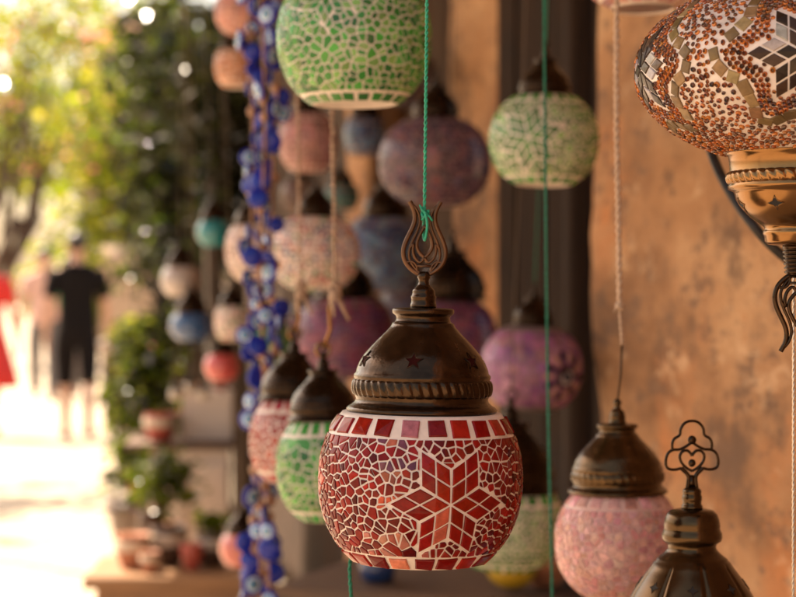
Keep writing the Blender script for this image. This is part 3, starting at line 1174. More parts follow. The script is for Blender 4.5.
# ------------------------------------------------------------------ bronze lamp with the trefoil, bottom right
def clover_lamp():
    d = 1.6
    k = d / FPX
    c = at(692, 597, d)
    Zp = lambda y: (597 - y) * k
    root_z = Zp(800)
    root = thing('bronze_lantern', 'bronze lamp cap with an openwork trefoil ornament rising in the bottom right corner', 'lantern', (c.x, c.y, c.z + root_z), radians(6))
    zo = -root_z
    prof = [(92, 648), (94, 645), (93, 640), (86, 636), (84, 630), (78, 620), (72, 612), (66, 605), (61.5, 597), (57, 589), (51, 580), (45, 572), (40.5, 566), (38, 562), (36, 560.5), (35, 558.5), (33, 557),
            (28, 553), (24.5, 549), (23.8, 546), (25, 543), (29, 540.5), (30, 537), (29.8, 533), (28.5, 530.5), (27.6, 527.5), (28.2, 526), (27, 519), (25, 514), (21.5, 510.5), (15, 509), (10, 508.5)]
    mb = MB()
    # six soft facets on the lower bell
    def rad(r, z, a, i):
        if 6 <= i <= 12:
            q = abs(((a * 8 / (2 * pi)) % 1.0) - .5) * 2      # creases between eight panels
            return r * (1 - .035 * max(0, 1 - (1 - q) / .14))
        return r
    mb.lathe([(r * k, zo + Zp(y)) for r, y in prof], 192, rad=rad)
    cap = mb.build('cap', M['brass'], root)
    P = [(r, 597 - y) for r, y in prof]
    cap_stars(cap, P[5:15], k, 597 - 583, radians(-14), 8, 5.6 * k, [M['hole_shade'], M['brass']], zo, pts=4)
    mb = MB()
    rope_ring(mb, 83 * k, zo + Zp(634), zo + Zp(622), 4 * k, 50, nv=8)
    mb.build('rope_band', M['brass'], cap)
    mb = MB()
    st = [(10.5, 509), (10.8, 507), (10.3, 505), (9.4, 504.5), (9.4, 501), (10, 500), (10, 496), (9.2, 495), (9.2, 492.5), (9.6, 491.5), (8.8, 489.5), (7, 488), (5, 487)]
    mb.lathe([(r * k, zo + Zp(y)) for r, y in st], 36)
    mb.build('finial', M['brass'], root)
    mb = MB()
    clover(mb, k, zo + Zp(489))
    mb.build('trefoil_ornament', M['bronze'], root)
    pr = Profile(112 * k, 112 * k, -92 * k, 74 * k)
    gz = zo + Zp(648) - 73 * k
    g = globe_shell(pr, M['grout'], root, gz, seg=64)
    mb = globe_mosaic(pr, root, gz, 0.012, 0.002, .0009, lambda s, t: jit(random.choice([(.03, .12, .3), (.05, .2, .35), (.3, .3, .32)]), .3),
                      lambda s, t: jit((.03, .1, .3), .3), 20, 18, .016)
    mb.build('glass_mosaic', M['tile_soft'], g, smooth=False)
    st = thing('display_stand', 'turned wooden stand that carries the bronze lamp with the trefoil', 'stand', (c.x, c.y, 0))
    zt_ = c.z + root_z + gz - 93 * k
    mb = MB(); mb.lathe([(.02, zt_ - .03), (.11, zt_ - .028), (.115, zt_ - .015), (.11, zt_), (.02, zt_ + .001)], 32); mb.build('top', M['wood_mid'], st)
    mb = MB(); mb.lathe([(.13, 0), (.135, .02), (.12, .04), (.04, .08), (.028, .2), (.04, .35), (.03, .5), (.035, zt_ - .03)], 24); mb.build('shaft', M['wood_mid'], st)


clover_lamp()

# ------------------------------------------------------------------ other lanterns
GREEN = [(0.055, 0.29, 0.045), (0.035, 0.20, 0.035), (0.09, 0.33, 0.06), (0.19, 0.36, 0.10), (0.03, 0.15, 0.035), (0.065, 0.27, 0.05)]
GREEN_L = [(0.20, 0.36, 0.12), (0.09, 0.26, 0.07), (0.30, 0.42, 0.20), (0.06, 0.20, 0.05), (0.16, 0.30, 0.10)]
PINK = [(0.62, 0.34, 0.30), (0.57, 0.29, 0.27), (0.66, 0.39, 0.35), (0.55, 0.28, 0.27), (0.60, 0.36, 0.34)]
VIOLET = [(0.33, 0.12, 0.26), (0.38, 0.15, 0.28), (0.28, 0.10, 0.25), (0.42, 0.19, 0.27)]
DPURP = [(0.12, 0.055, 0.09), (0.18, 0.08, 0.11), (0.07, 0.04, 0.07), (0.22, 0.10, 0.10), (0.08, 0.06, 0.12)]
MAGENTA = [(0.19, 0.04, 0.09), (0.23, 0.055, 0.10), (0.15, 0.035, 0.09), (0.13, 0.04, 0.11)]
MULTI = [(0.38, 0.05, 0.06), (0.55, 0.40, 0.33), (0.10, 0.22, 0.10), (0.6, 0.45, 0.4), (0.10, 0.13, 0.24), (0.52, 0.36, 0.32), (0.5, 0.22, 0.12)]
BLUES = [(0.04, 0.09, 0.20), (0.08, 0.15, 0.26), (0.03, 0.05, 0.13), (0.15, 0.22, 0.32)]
GH = 'lanterns hanging in front of the shop'

lantern('pale green mosaic globe cut by the top edge, above the two beaded chains', 355, 38, 77, 2.0, GH, up=50, dn=67, pal=GREEN, sp=0.0088, gap=0.0015,
        hb=0.0125, rz=0.4, finial='none', nb=(24, 22), drop=.16, star=[(34, -0.75, 9, .5, 6)], starpal=[(0.05, .25, .04), (0.04, .2, .035), (0.2, .36, .1)])
lantern('pale green mosaic globe with dark cap hung high against the dark door', 543, 140, 54.5, 2.6, GH, up=43, dn=45, aspect=.92, pal=GREEN_L, bandpal=GREEN[:3],
        sp=0.010, gap=.0022, hb=.014, rz=.2, nb=(18, 16), star=[(-3, -.55, 10, .3, 6)], starpal=[(.10, .26, .08), (.09, .22, .07), (.07, .19, .06)], capfit=1, cord='green_cord_dull')

# pink one on the fuzzy twine
root, pr, k, zo, tip = lantern('pale pink crackle glass lantern with brass cap hanging on fuzzy twine before the ochre wall', 618, 541, 62.5, 1.9, GH, up=49, dn=60, pal=PINK,
                               sp=0.0078, gap=.0012, grout='grout_pink', hb=.0135, rz=.3, capmat='brass', finial='none', cord=None, nb=(19, 17), capr=50, tile='tile')
mb = MB()
rz_ = root.location.z
def loc_of(px, py, d, root=root):
    return root.matrix_basis.inverted() @ at(px, py, d)
a = Vector((0, 0, tip - .002)); b = loc_of(622, 345, 1.9); cc = loc_of(619.5, 306, 1.9); e = loc_of(617, -60, 1.9); e2 = Vector((e.x, e.y, TOPZ - rz_))
mb.tube([a, a.lerp(b, .5) + Vector((.0012, 0, 0)), b], 0.0011, 6)
mb.ball(a, .004, 10, 8)
mb.build('hook_wire', M['bronze_back'], root)
mb = MB()
twisted(mb, b, cc, .0009, .0009, .012, 2, step=.002)
twisted(mb, cc, e2, .0017, .0016, .017, 2, wob=.0022, step=.0028)
for q in range(3):
    kn = [cc + Vector((.0035 * cos(t + q * 2), .0035 * sin(t + q * 2), .0015 * sin(2 * t) + (q - 1) * .0018)) for t in [j * .5 for j in range(13)]]
    mb.tube(kn, .0014, 6)
for q in range(900):
    t = random.random()
    p = cc.lerp(e2, t)
    a_ = random.uniform(0, 2 * pi)
    dirv = Vector((cos(a_), sin(a_), random.uniform(-.6, .6)))
    mb.tube([p + dirv * .0015, p + dirv * random.uniform(.003, .0055)], [.00022, .0001], 3)
mb.tube([cc, cc + Vector((-.004, -.001, -.002)), cc + Vector((-.007, -.001, -.006))], [.001, .0009, .0005], 5)
mb.build('fuzzy_twine', M['fuzz'], root)

# violet rosette globe
rosr, prr, kr, zor, tipr = lantern('violet globe with a dark flower rosette on its side hung low before the door', 530, 368, 50.5, 3.0, GH, cord='green_cord_dull', up=42, dn=42, aspect=.92, pal=VIOLET, sp=.016, gap=.0012,
                                   grout='grout_dim', hb=.013, rz=0.0, nb=(0, 0))
mb = MB()
thc, scn = math.asin(.62), prr.s_of_z(-6 * kr)
for q in range(14):
    a_ = 2 * pi * q / 14
    for (r0, w, hgt, cpal) in ((19 * kr, 6.2 * kr, 11 * kr, [(.012, .006, .012), (.50, .27, .22)]),):
        cx, cy = cos(a_) * r0, sin(a_) * r0
        poly = [(cx + cos(a_) * hgt * .5 * u - sin(a_) * w * .5 * v, cy + sin(a_) * hgt * .5 * u + cos(a_) * w * .5 * v) for u, v in ((-1, -.5), (1, -1), (1.25, 0), (1, 1), (-1, .5))]
        put_tile(mb, prr, scn, thc, poly, .003, cpal[q % 2])
for r0, cpal in ((12 * kr, (.05, .02, .03)), (8 * kr, (.45, .36, .36)), (5 * kr, (.015, .03, .05))):
    poly = [(r0 * cos(2 * pi * q / 14), r0 * sin(2 * pi * q / 14)) for q in range(14)]
    put_tile(mb, prr, scn, thc, poly, .0032 + (12 * kr - r0) * .12, cpal)
mb.v = [(x, y, z + zor) for x, y, z in mb.v]
mb.build('flower_rosette', M['tile_soft'], rosr, smooth=False)

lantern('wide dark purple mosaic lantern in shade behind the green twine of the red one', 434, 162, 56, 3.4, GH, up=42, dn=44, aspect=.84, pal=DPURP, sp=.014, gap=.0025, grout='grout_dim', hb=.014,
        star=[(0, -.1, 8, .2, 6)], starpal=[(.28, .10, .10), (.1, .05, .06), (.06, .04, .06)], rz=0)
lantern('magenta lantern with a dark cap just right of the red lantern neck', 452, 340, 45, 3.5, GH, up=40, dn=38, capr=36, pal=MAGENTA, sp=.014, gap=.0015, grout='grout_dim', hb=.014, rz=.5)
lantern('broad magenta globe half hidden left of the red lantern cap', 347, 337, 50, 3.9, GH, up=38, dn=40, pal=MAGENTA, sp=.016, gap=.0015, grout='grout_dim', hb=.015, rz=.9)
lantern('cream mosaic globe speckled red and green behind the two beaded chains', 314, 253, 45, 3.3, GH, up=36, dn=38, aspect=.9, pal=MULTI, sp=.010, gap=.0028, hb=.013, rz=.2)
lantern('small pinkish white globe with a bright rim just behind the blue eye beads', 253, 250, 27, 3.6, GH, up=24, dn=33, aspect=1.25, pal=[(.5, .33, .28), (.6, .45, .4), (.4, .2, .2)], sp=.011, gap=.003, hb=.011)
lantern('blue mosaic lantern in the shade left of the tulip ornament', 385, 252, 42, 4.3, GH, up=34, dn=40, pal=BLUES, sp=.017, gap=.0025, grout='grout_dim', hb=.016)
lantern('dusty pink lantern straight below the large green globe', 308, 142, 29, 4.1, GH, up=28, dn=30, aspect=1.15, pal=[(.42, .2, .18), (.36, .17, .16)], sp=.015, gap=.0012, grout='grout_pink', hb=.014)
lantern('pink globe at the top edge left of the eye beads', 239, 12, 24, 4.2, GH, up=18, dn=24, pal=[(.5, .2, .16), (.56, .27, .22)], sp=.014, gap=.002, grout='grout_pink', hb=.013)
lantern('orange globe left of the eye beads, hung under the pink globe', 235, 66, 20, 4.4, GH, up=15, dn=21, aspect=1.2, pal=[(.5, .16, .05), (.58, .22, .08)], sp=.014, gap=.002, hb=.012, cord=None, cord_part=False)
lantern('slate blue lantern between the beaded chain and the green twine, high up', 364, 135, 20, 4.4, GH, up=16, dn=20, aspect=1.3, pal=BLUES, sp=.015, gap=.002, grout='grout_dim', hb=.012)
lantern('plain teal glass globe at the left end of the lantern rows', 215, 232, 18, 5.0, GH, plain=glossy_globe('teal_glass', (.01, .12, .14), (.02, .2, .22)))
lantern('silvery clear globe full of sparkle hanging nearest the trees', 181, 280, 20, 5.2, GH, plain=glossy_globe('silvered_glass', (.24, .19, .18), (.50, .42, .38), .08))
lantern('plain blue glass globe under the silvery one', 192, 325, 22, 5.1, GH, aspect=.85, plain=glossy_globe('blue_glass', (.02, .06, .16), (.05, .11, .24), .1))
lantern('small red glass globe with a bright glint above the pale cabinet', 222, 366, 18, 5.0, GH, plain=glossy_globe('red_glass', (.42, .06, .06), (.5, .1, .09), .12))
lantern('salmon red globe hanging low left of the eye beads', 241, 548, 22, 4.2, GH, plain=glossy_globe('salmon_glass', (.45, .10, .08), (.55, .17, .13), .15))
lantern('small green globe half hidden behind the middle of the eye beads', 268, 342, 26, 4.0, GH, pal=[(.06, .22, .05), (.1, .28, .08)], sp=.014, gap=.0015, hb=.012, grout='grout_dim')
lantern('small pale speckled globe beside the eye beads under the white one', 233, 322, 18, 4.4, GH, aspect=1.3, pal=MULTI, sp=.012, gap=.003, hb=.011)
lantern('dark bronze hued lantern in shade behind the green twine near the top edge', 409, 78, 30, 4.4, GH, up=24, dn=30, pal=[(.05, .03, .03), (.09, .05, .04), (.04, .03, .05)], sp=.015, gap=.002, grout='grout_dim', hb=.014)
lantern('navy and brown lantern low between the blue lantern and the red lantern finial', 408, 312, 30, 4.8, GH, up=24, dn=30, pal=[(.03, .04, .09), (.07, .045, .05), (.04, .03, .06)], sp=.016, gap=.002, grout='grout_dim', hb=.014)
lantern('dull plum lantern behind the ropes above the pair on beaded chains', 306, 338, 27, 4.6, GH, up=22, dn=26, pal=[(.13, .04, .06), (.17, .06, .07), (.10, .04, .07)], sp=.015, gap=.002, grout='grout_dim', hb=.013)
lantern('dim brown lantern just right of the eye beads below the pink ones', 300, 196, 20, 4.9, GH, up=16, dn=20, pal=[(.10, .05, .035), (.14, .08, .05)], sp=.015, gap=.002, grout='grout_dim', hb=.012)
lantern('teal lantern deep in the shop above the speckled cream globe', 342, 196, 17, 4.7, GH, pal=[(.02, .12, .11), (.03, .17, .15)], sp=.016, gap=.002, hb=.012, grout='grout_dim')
lantern('green and cream mosaic lantern with dark cap right behind the red lantern', 505, 522, 57, 2.9, GH, up=32, dn=46, aspect=.92, pal=GREEN_L, bandpal=GREEN[:3], sp=.011, gap=.0026, hb=.014, nb=(22, 20), rz=.6, capr=50)
lantern('pale pink lamp with an open bottom, only its lower rim showing at the top edge', 643, -66, 78, 2.05, GH, up=50, dn=73, pal=PINK, sp=.012, gap=.002, hb=.012, open_bottom=True, cap=True)

for q_, (x_, y_, r_, w_) in enumerate(((176, 394, 7, 'left one of three under the blue globe'), (190, 388, 6.5, 'middle one of three under the blue globe'), (204, 394, 6.5, 'one nearest the red globe'))):
    lantern('tiny clear glass ball catching light, ' + w_, x_, y_, r_, 6.0, 'tiny clear glass balls', plain=glossy_globe('clear_ball', (.30, .25, .2), (.5, .42, .34), .06))

# red and green pair on braided ropes
def rope_lantern(px, label, rope_px, top_px, **kw):
    root, pr, k, zo, tip = lantern(label, px[0], px[1], px[2], px[3], 'lanterns on beaded chains', cord=None, **kw)
    d = px[3]
    inv = root.matrix_basis.inverted()
    a = Vector((0, 0, tip - .004))
    b = inv @ at(rope_px[0], rope_px[1], d)
    e = inv @ at(top_px[0], top_px[1], d)
    e2 = inv @ Vector((at(top_px[0], top_px[1], d).x, d, TOPZ))
    mb = MB()
    mb.tube([a, a.lerp(b, .35) + Vector((.004, 0, 0)), a.lerp(b, .7) + Vector((-.003, 0, 0)), b], .0026, 6)
    ring = [a + Vector((.009 * cos(t), 0, .009 * sin(t))) for t in [2 * pi * i / 14 for i in range(14)]]
    mb.tube(ring, .0018, 6, closed=True)
    mb.build('hook_wire', M['gold'], root)
    mb = MB()
    for p0, p1 in ((b, e), (e, e2)):
        mb.tube([p0, p1], .0009, 5)
        n_ = int((p1 - p0).length / .0078)
        for q in range(n_):
            p = p0.lerp(p1, (q + .5) / n_)
            r_ = random.uniform(.0024, .0034)
            mb.ball(p + Vector((random.uniform(-.0008, .0008), random.uniform(-.0008, .0008), 0)), r_, 7, 5, s=(1, 1, 1.25))
    for q in range(4):
        kn = [b + Vector((.006 * cos(t + q), .006 * sin(t + q), .005 * (q - 1.5) + .003 * sin(2 * t))) for t in [j * .5 for j in range(13)]]
        mb.tube(kn, .0026, 6)
    mb.tube([b, b + Vector((.006, -.003, -.014)), b + Vector((.016, -.003, -.034))], [.003, .0027, .0016], 6)
    mb.tube([b, b + Vector((-.004, -.003, -.012)), b + Vector((-.003, -.003, -.03))], [.003, .0026, .0016], 6)
    mb.build('beaded_chain', M['jute'], root)
    return root


rope_lantern((326, 467, 48.5, 2.25), 'green mosaic lantern with a band of square tiles hanging left of the big red one', (335, 292), (332, 90), up=47, dn=54, aspect=1.2, pal=GREEN, bandpal=[(.05, .26, .05), (.06, .32, .06)],
             sp=.0105, gap=.0014, hb=.017, nb=(20, 18), rz=.3, capmat='bronze_back', capr=37)
rope_lantern((291, 440, 42.5, 2.6), 'red and white mosaic lantern tucked behind the green one by the eye beads', (301, 290), (297, 88), up=40, dn=42, aspect=1.15, pal=[(.34, .03, .025), (.42, .07, .05), (.28, .02, .02)],
             bandpal=[(.4, .04, .05), (.34, .03, .05)], sp=.012, gap=.0024, hb=.016, nb=(18, 16), rz=.1, capr=35)

# ------------------------------------------------------------------ eye-bead garlands
def disc_mesh(r):
    mb = MB()
    t = r * .22
    prof = [(r * .05, -t), (r * .8, -t), (r, -t * .3), (r, t * .3), (r * .9, t * .8), (r * .68, t)]
    # face rings lie along -y; built as a lathe around z and turned
    mb.lathe(prof, 20, 0, cap=True)
    for rr, z, mi in ((.66, 1.08, 1), (.46, 1.22, 2), (.25, 1.36, 3)):
        mb.lathe([(r * rr, t * .95), (r * rr * .96, t * z), (r * .03, t * (z + .06))], 16, mi)
    mb.v = [(x, -z, y) for x, y, z in mb.v]
    return mb.mesh('eye_bead', [M['eye_blue'], M['eye_white'], M['eye_sky'], M['eye_black']])


DISC = disc_mesh(1.0)
mb = MB(); mb.ball((0, 0, 0), 1, 10, 8); WB = mb.mesh('spacer_bead', [M['wood_bead']])


def garland(label, x0, x1, d, ys, big):
    c = at(x0, 650, d)
    root = thing('eye_bead_garland', label, 'garland', (c.x, c.y, c.z), 0, 'garlands of blue eye beads')
    inv = Vector(root.location)
    f = lambda y: x0 + (x1 - x0) * (y / 600.0) + 2.0 * sin(y * .021 + x0)
    pts = [at(f(y), y, d) - inv for y in range(650, -20, -20)]
    pts.append(Vector((pts[-1].x, 0, TOPZ - inv.z)))
    mb = MB(); mb.tube(pts, .0022, 5)
    mb.build('string', M['wood_bead'], root)
    for y in ys:
        p = at(f(y), y, d) - inv
        side = random.choice((-1, 1))
        r = random.choice(big) * d / FPX
        off = Vector((side * random.uniform(.3, .9) * r, random.uniform(-.02, .012), 0))
        o = link('eye_bead', DISC, root, p + off)
        o.scale = (r, r, r)
        u = random.random()
        o.rotation_euler = (random.uniform(-.35, .35), random.uniform(-1, 1), random.uniform(-.8, .8) if u < .3 else (random.uniform(.9, 1.6) * random.choice((-1, 1)) if u < .72 else pi + random.uniform(-.7, .7)))
        if random.random() < .45:
            w = link('spacer_bead', WB, root, p + Vector((-.3 * off.x, .006, .014)))
            rw = random.uniform(.006, .009)
            w.scale = (rw, rw, rw * 1.2)


def steps(y0, y1, st):
    y, o = y0, []
    while y < y1:
        o.append(y); y += st * random.uniform(.75, 1.25)
    return o


garland('string of blue glass eye beads, the left one of the three strings', 250, 256, 2.85, steps(-5, 640, 16), (8, 9.5, 11))
garland('string of blue glass eye beads with the largest discs, middle string', 263, 262, 2.78, steps(2, 640, 18), (9, 10.5, 12))
garland('string of blue glass eye beads nearest the red and white lantern', 277, 268, 2.92, steps(8, 640, 17), (8, 9.5, 11))

# ------------------------------------------------------------------ loose cords
def cordthing(name, label, px0, px1, d, r, mat, zlow=None, tw=False):
    c = at(px0[0], px0[1], d)
    root = thing(name, label, 'cord', c)
    a = Vector((0, 0, 0)); b = at(px1[0], px1[1], d) - c
    b2 = b + (b - a).normalized() * (TOPZ - (c.z + b.z))
    mb = MB()
    if tw:
        twisted(mb, a, b2, r * .62, r * .55, .010, 2, step=.002)
    else:
        twisted(mb, a, b2, r * .75, r * .5, .013, 2, step=.004, wob=.0012)
    mb.ball(a, r * 2.2, 8, 6)
    o = mb.build('twine', mat, root)
    return root


cordthing('hanging_twine', 'green twine hanging in front of the pale green and violet lanterns', (553, 640), (543, 0), 2.0, .0015, M['green_cord_dull'])
cordthing('hanging_wire', 'thin silvery twisted wire along the right edge before the ochre wall', (793, 640), (793.5, 340), 1.5, .0011, M['silver'], tw=True)


# ------------------------------------------------------------------ walls, door, posts
def prism(name, foot, z0, z1, mat, step=.06, amp=.01, nscale=3.0, parent=None, seed=0.0):
    """upright wall on a closed footprint, its faces divided and roughened"""
    mb = MB()
    ring = []
    n = len(foot)
    for i in range(n):
        a, b = Vector((*foot[i], 0)), Vector((*foot[(i + 1) % n], 0))
        m = max(1, int((b - a).length / step))
        nr = Vector(((b - a).y, -(b - a).x, 0)).normalized()
        for j in range(m):
            ring.append((a.lerp(b, j / m), nr))
    nz = max(1, int((z1 - z0) / step))
    R = len(ring)
    for i in range(nz + 1):
        z = z0 + (z1 - z0) * i / nz
        for p, nr in ring:
            q = Vector((p.x * nscale, p.y * nscale, z * nscale + seed))
            dsp = amp * noise.fractal(q, 1.0, 2.0, 5)
            v = p + nr * dsp
            mb.v.append((v.x, v.y, z))
    for i in range(nz):
        for k in range(R):
            a, b = i * R + k, i * R + (k + 1) % R
            mb.face((a, b, b + R, a + R))
    mb.face(range(R - 1, -1, -1))
    mb.face([nz * R + k for k in range(R)])
    return mb.build(name, mat, parent)


# near wall: runs away from the camera on the right, its far end is the ragged corner
A0, B0 = (0.646, 1.2), (0.322, 3.00)
w = prism('plaster_wall', [(1.402, -3.0), A0, B0, (0.327, 3.06), (0.38, 3.15), (0.9, 3.3), (1.6, -3.0)][::-1], 0, 2.75, M['plaster'], .045, .022, 2.6)
tag(w, 'stained ochre plaster wall filling the right side of the view', 'wall')

# flip check is done by the mesh's own outward order (see recalc below)
p2 = prism('plaster_pier', [(.13, 4.42), (.252, 4.12), (.40, 4.25), (.34, 4.55)], 0, 2.75, M['plaster'], .035, .012, 3.0, seed=4)
tag(p2, 'narrow ochre plaster pier standing behind the violet and purple lanterns', 'pier')
p3 = prism('plaster_pier', [(-.145, 5.25), (-.075, 5.05), (.03, 5.2), (-.05, 5.4)], 0, 2.75, M['plaster'], .05, .012, 3.0, seed=9)
tag(p3, 'ochre plaster pier glimpsed between the beaded chain and the blue lantern', 'pier')

# door of dark planks between wall and pier
dr = thing('plank_door', 'dark plank door with upright posts between plaster wall and pier', 'door', (.42, 3.87, 0), math.atan2(.34, -.26))
# local x runs along the door
mbp = MB()
for i in range(5):
    mbp.box((-.20 + i * .095, .02, 1.25), (.088, .03, 2.3), bev=.004)
mbp.build('plank_panel', M['wood_dark'], dr, smooth=False)
for x in (-.262, .262):
    mb = MB(); mb.box((x, -.01, 1.35), (.055, .09, 2.7), bev=.006); mb.build('door_post', M['wood_dark'], dr, smooth=False)
mb = MB(); mb.box((0, -.01, 2.45), (.46, .085, .09), bev=.006); mb.build('lintel', M['wood_dark'], dr, smooth=False)
for z in (.55, 1.2, 1.9):
    mb = MB(); mb.box((0.0, -.008, z), (.44, .022, .07), bev=.004); mb.build('door_rail', M['wood_dark'], dr, smooth=False)
mb = MB()
mb.tube([(.15, -.02, 1.0), (.15, -.06, 1.01), (.15, -.06, 1.12), (.15, -.02, 1.13)], .006, 6); mb.build('handle', M['iron'], dr)
# a round wooden post standing free of the door
t = thing('wooden_post', 'dark weathered wooden post leaning by the ochre wall corner', 'post', (.352, 3.66, 0))
mb = MB(); mb.lathe([(.032, 0), (.03, .5), (.029, 1.5), (.028, 2.7)], 14); mb.build('shaft', M['wood_dark'], t)
mb = MB(); mb.lathe([(.05, 0), (.05, .06), (.036, .09)], 14); mb.build('foot', M['iron'], t)

# the shop's long brown front behind the lanterns
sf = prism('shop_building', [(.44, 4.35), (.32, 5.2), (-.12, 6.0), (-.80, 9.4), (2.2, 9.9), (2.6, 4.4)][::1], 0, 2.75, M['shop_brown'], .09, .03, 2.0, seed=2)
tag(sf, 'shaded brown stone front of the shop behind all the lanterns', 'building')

# dark curved strap with plate and rod, behind the gold cup
t = thing('dark_strap', 'dark curved strap before the ochre wall behind the gold brass cup', 'curved_strap', at(760, 200, 1.9))
c0 = Vector(t.location)
pts = [at(x, y, dd) - c0 for x, y, dd in ((703, 118, 1.98), (708, 140, 1.97), (714, 160, 1.95), (724, 182, 1.93), (738, 205, 1.92), (752, 224, 1.9), (768, 243, 1.9), (790, 262, 1.9), (820, 280, 1.9), (850, 290, 1.88))]
mb = MB(); mb.tube(chaikin([tuple(p) for p in pts], 2), 0, 10, flat=(.0052, .004, (0, 1, 0)))
mb.build('strap', M['iron'], t)
mb = MB(); mb.box(at(858, 291, 1.86) - c0, (.012, .05, .05), bev=.004); mb.build('wall_plate', M['iron'], t, smooth=False)
mb = MB(); mb.tube(chaikin([tuple(q) for q in (at(703, 122, 1.98) - c0, at(698, 60, 2.0) - c0, at(715, -20, 2.0) - c0, at(775, -80, 1.95) - c0, at(862, -100, 1.88) - c0)], 3), .005, 8); mb.build('rod', M['iron'], t)

# awning over the display (above the picture): added and sized to give the shade
aw = thing('shade_awning', 'unseen cloth awning on poles, added to shade the lantern display', 'awning', (0, 0, 0))
mb = MB()
nx, ny = 14, 30
X0, X1, Y0, Y1 = -2.05, 1.9, .85, 8.6
for i in range(nx + 1):
    for j in range(ny + 1):
        u, v = i / nx, j / ny
        mb.v.append((X0 + (X1 - X0) * u, Y0 + (Y1 - Y0) * v, 2.70 + .22 * u - .05 * sin(pi * v * 4) ** 2))
for i in range(nx):
    for j in range(ny):
        a = i * (ny + 1) + j
        mb.face((a, a + ny + 1, a + ny + 2, a + 1))
mb.build('cloth', M['awning'], aw)
for x in (-2.03, -1.3, -.6, .1, .5, .95):
    mb = MB(); mb.tube([(x, Y0, 2.655 if x < -1 else 2.66), (x, Y1, 2.66)], .022, 8); mb.build('pole', M['wood_mid'], aw)
for y in (Y0 + .05, Y1 - .05):
    mb = MB(); mb.tube([(-2.03, y, 0), (-2.03, y, 2.66)], .03, 8); mb.build('post', M['wood_mid'], aw)

# ------------------------------------------------------------------ display: tables, cabinet, pots
def table(label, x, y, L, W, Hh, top, leg, rz=0.0):
    t = thing('display_table', label, 'table', (x, y, 0), rz)
    mb = MB(); mb.box((0, 0, Hh - .018), (L, W, .036), bev=.005); mb.build('tabletop', M[top], t, smooth=False)
    mb = MB(); mb.box((0, -W / 2 + .05, Hh - .075), (L - .16, .022, .075), bev=.003); mb.build('apron', M[top], t, smooth=False)
    for sx in (-1, 1):
        for sy in (-1, 1):
            mb = MB(); mb.box((sx * (L / 2 - .06), sy * (W / 2 - .06), (Hh - .037) / 2), (.05, .05, Hh - .037), bev=.004); mb.build('leg', M[leg], t, smooth=False)
    return t


table('low orange wood table with a row of pots on the left of the stall', -.66, 5.85, .58, .5, .33, 'wood_top', 'wood_top', .05)


def pot(name, label, p, r, h, mat, bandm=None, plant=None, group=None):
    t = thing(name, label, 'pot', p, 0, group)
    mb = MB()
    mb.lathe([(r * .1, .004), (r * .62, 0), (r * .72, h * .12), (r * .95, h * .55), (r, h * .78), (r * .9, h * .93), (r * .96, h), (r * .86, h), (r * .8, h * .9), (r * .1, h * .88)], 24)
    mb.build('body', M[mat], t)
    if bandm:
        mb = MB(); mb.lathe([(r * .955, h * .52), (r * 1.012, h * .66), (r * 1.02, h * .78), (r * .985, h * .84)], 24, cap=False); mb.build('glaze_band', M[bandm], t)
    return t


tz = .331
GP = 'pots on the low wooden table'
pot('clay_pot', 'round terracotta pot at the left end of the low table', at(133, 0, 5.78).xy.to_3d() + Vector((0, 0, tz)), .055, .105, 'terracotta', 'paint_band', group=GP)
pot('clay_pot', 'brown pot with a cream band in the middle of the low table', at(168, 0, 5.85).xy.to_3d() + Vector((0, 0, tz)), .06, .12, 'darkpot', 'paint_band', group=GP)
pot('clay_pot', 'plain red glazed pot between the brown pot and the green jar', at(192, 0, 5.75).xy.to_3d() + Vector((0, 0, tz)), .035, .08, 'redpot', group=GP)
pot('clay_pot', 'small cream banded pot at the front edge of the low table', at(150, 0, 5.68).xy.to_3d() + Vector((0, 0, tz)), .032, .065, 'terracotta', 'paint_band', group=GP)
pot('clay_pot', 'slim dark bottle shaped pot at the back of the low table', at(148, 0, 5.98).xy.to_3d() + Vector((0, 0, tz)), .034, .15, 'darkpot', group=GP)
pot('clay_pot', 'brown jar with a green sprig at the right end of the low table', at(212, 0, 5.85).xy.to_3d() + Vector((0, 0, tz)), .05, .10, 'darkpot', 'paint_band', group=GP)

cb = thing('cabinet', 'pale mauve painted cabinet with two stepped fronts behind the low table', 'cabinet', (-.76, 6.9, 0), .06)
mb = MB(); mb.box((.0, 0, .31), (.28, .35, .62), bev=.006); mb.build('lower_case', M['cabinet'], cb, smooth=False)
mb = MB(); mb.box((.06, .06, .72), (.18, .24, .198), bev=.006); mb.build('upper_case', M['cabinet'], cb, smooth=False)
mb = MB(); mb.box((-.03, -.01, .633), (.40, .4, .022), bev=.004); mb.build('shelf', M['wood_mid'], cb, smooth=False)
for x in (-.075, .075):
    mb = MB(); mb.box((x, -.181, .32), (.12, .012, .5), bev=.004); dd = mb.build('door', M['cabinet'], cb, smooth=False)
    mb = MB(); mb.ball((x + (.04 if x < 0 else -.04), -.195, .34), .01, 8, 6); mb.build('knob', M['brass'], dd)
pot('flower_pot', 'red glazed pot standing on the cabinet shelf', Vector((-.86, 6.8, .645)), .062, .10, 'redpot', 'paint_band')

def bowl(label, x, y, z, r, mat):
    t = thing('ceramic_bowl', label, 'bowl', (x, y, z), 0, 'ceramic bowls on the cabinet')
    mb = MB(); mb.lathe([(r * .35, 0), (r * .42, .004), (r * .8, r * .32), (r, r * .62), (r * 1.03, r * .66), (r * .97, r * .66), (r * .75, r * .36), (r * .2, r * .12)], 24); mb.build('body', M[mat], t)
    mb = MB(); mb.lathe([(r * .93, r * .5), (r * 1.02, r * .6), (r * 1.035, r * .66)], 24, cap=False); mb.build('rim_band', M['paint_band'], t)


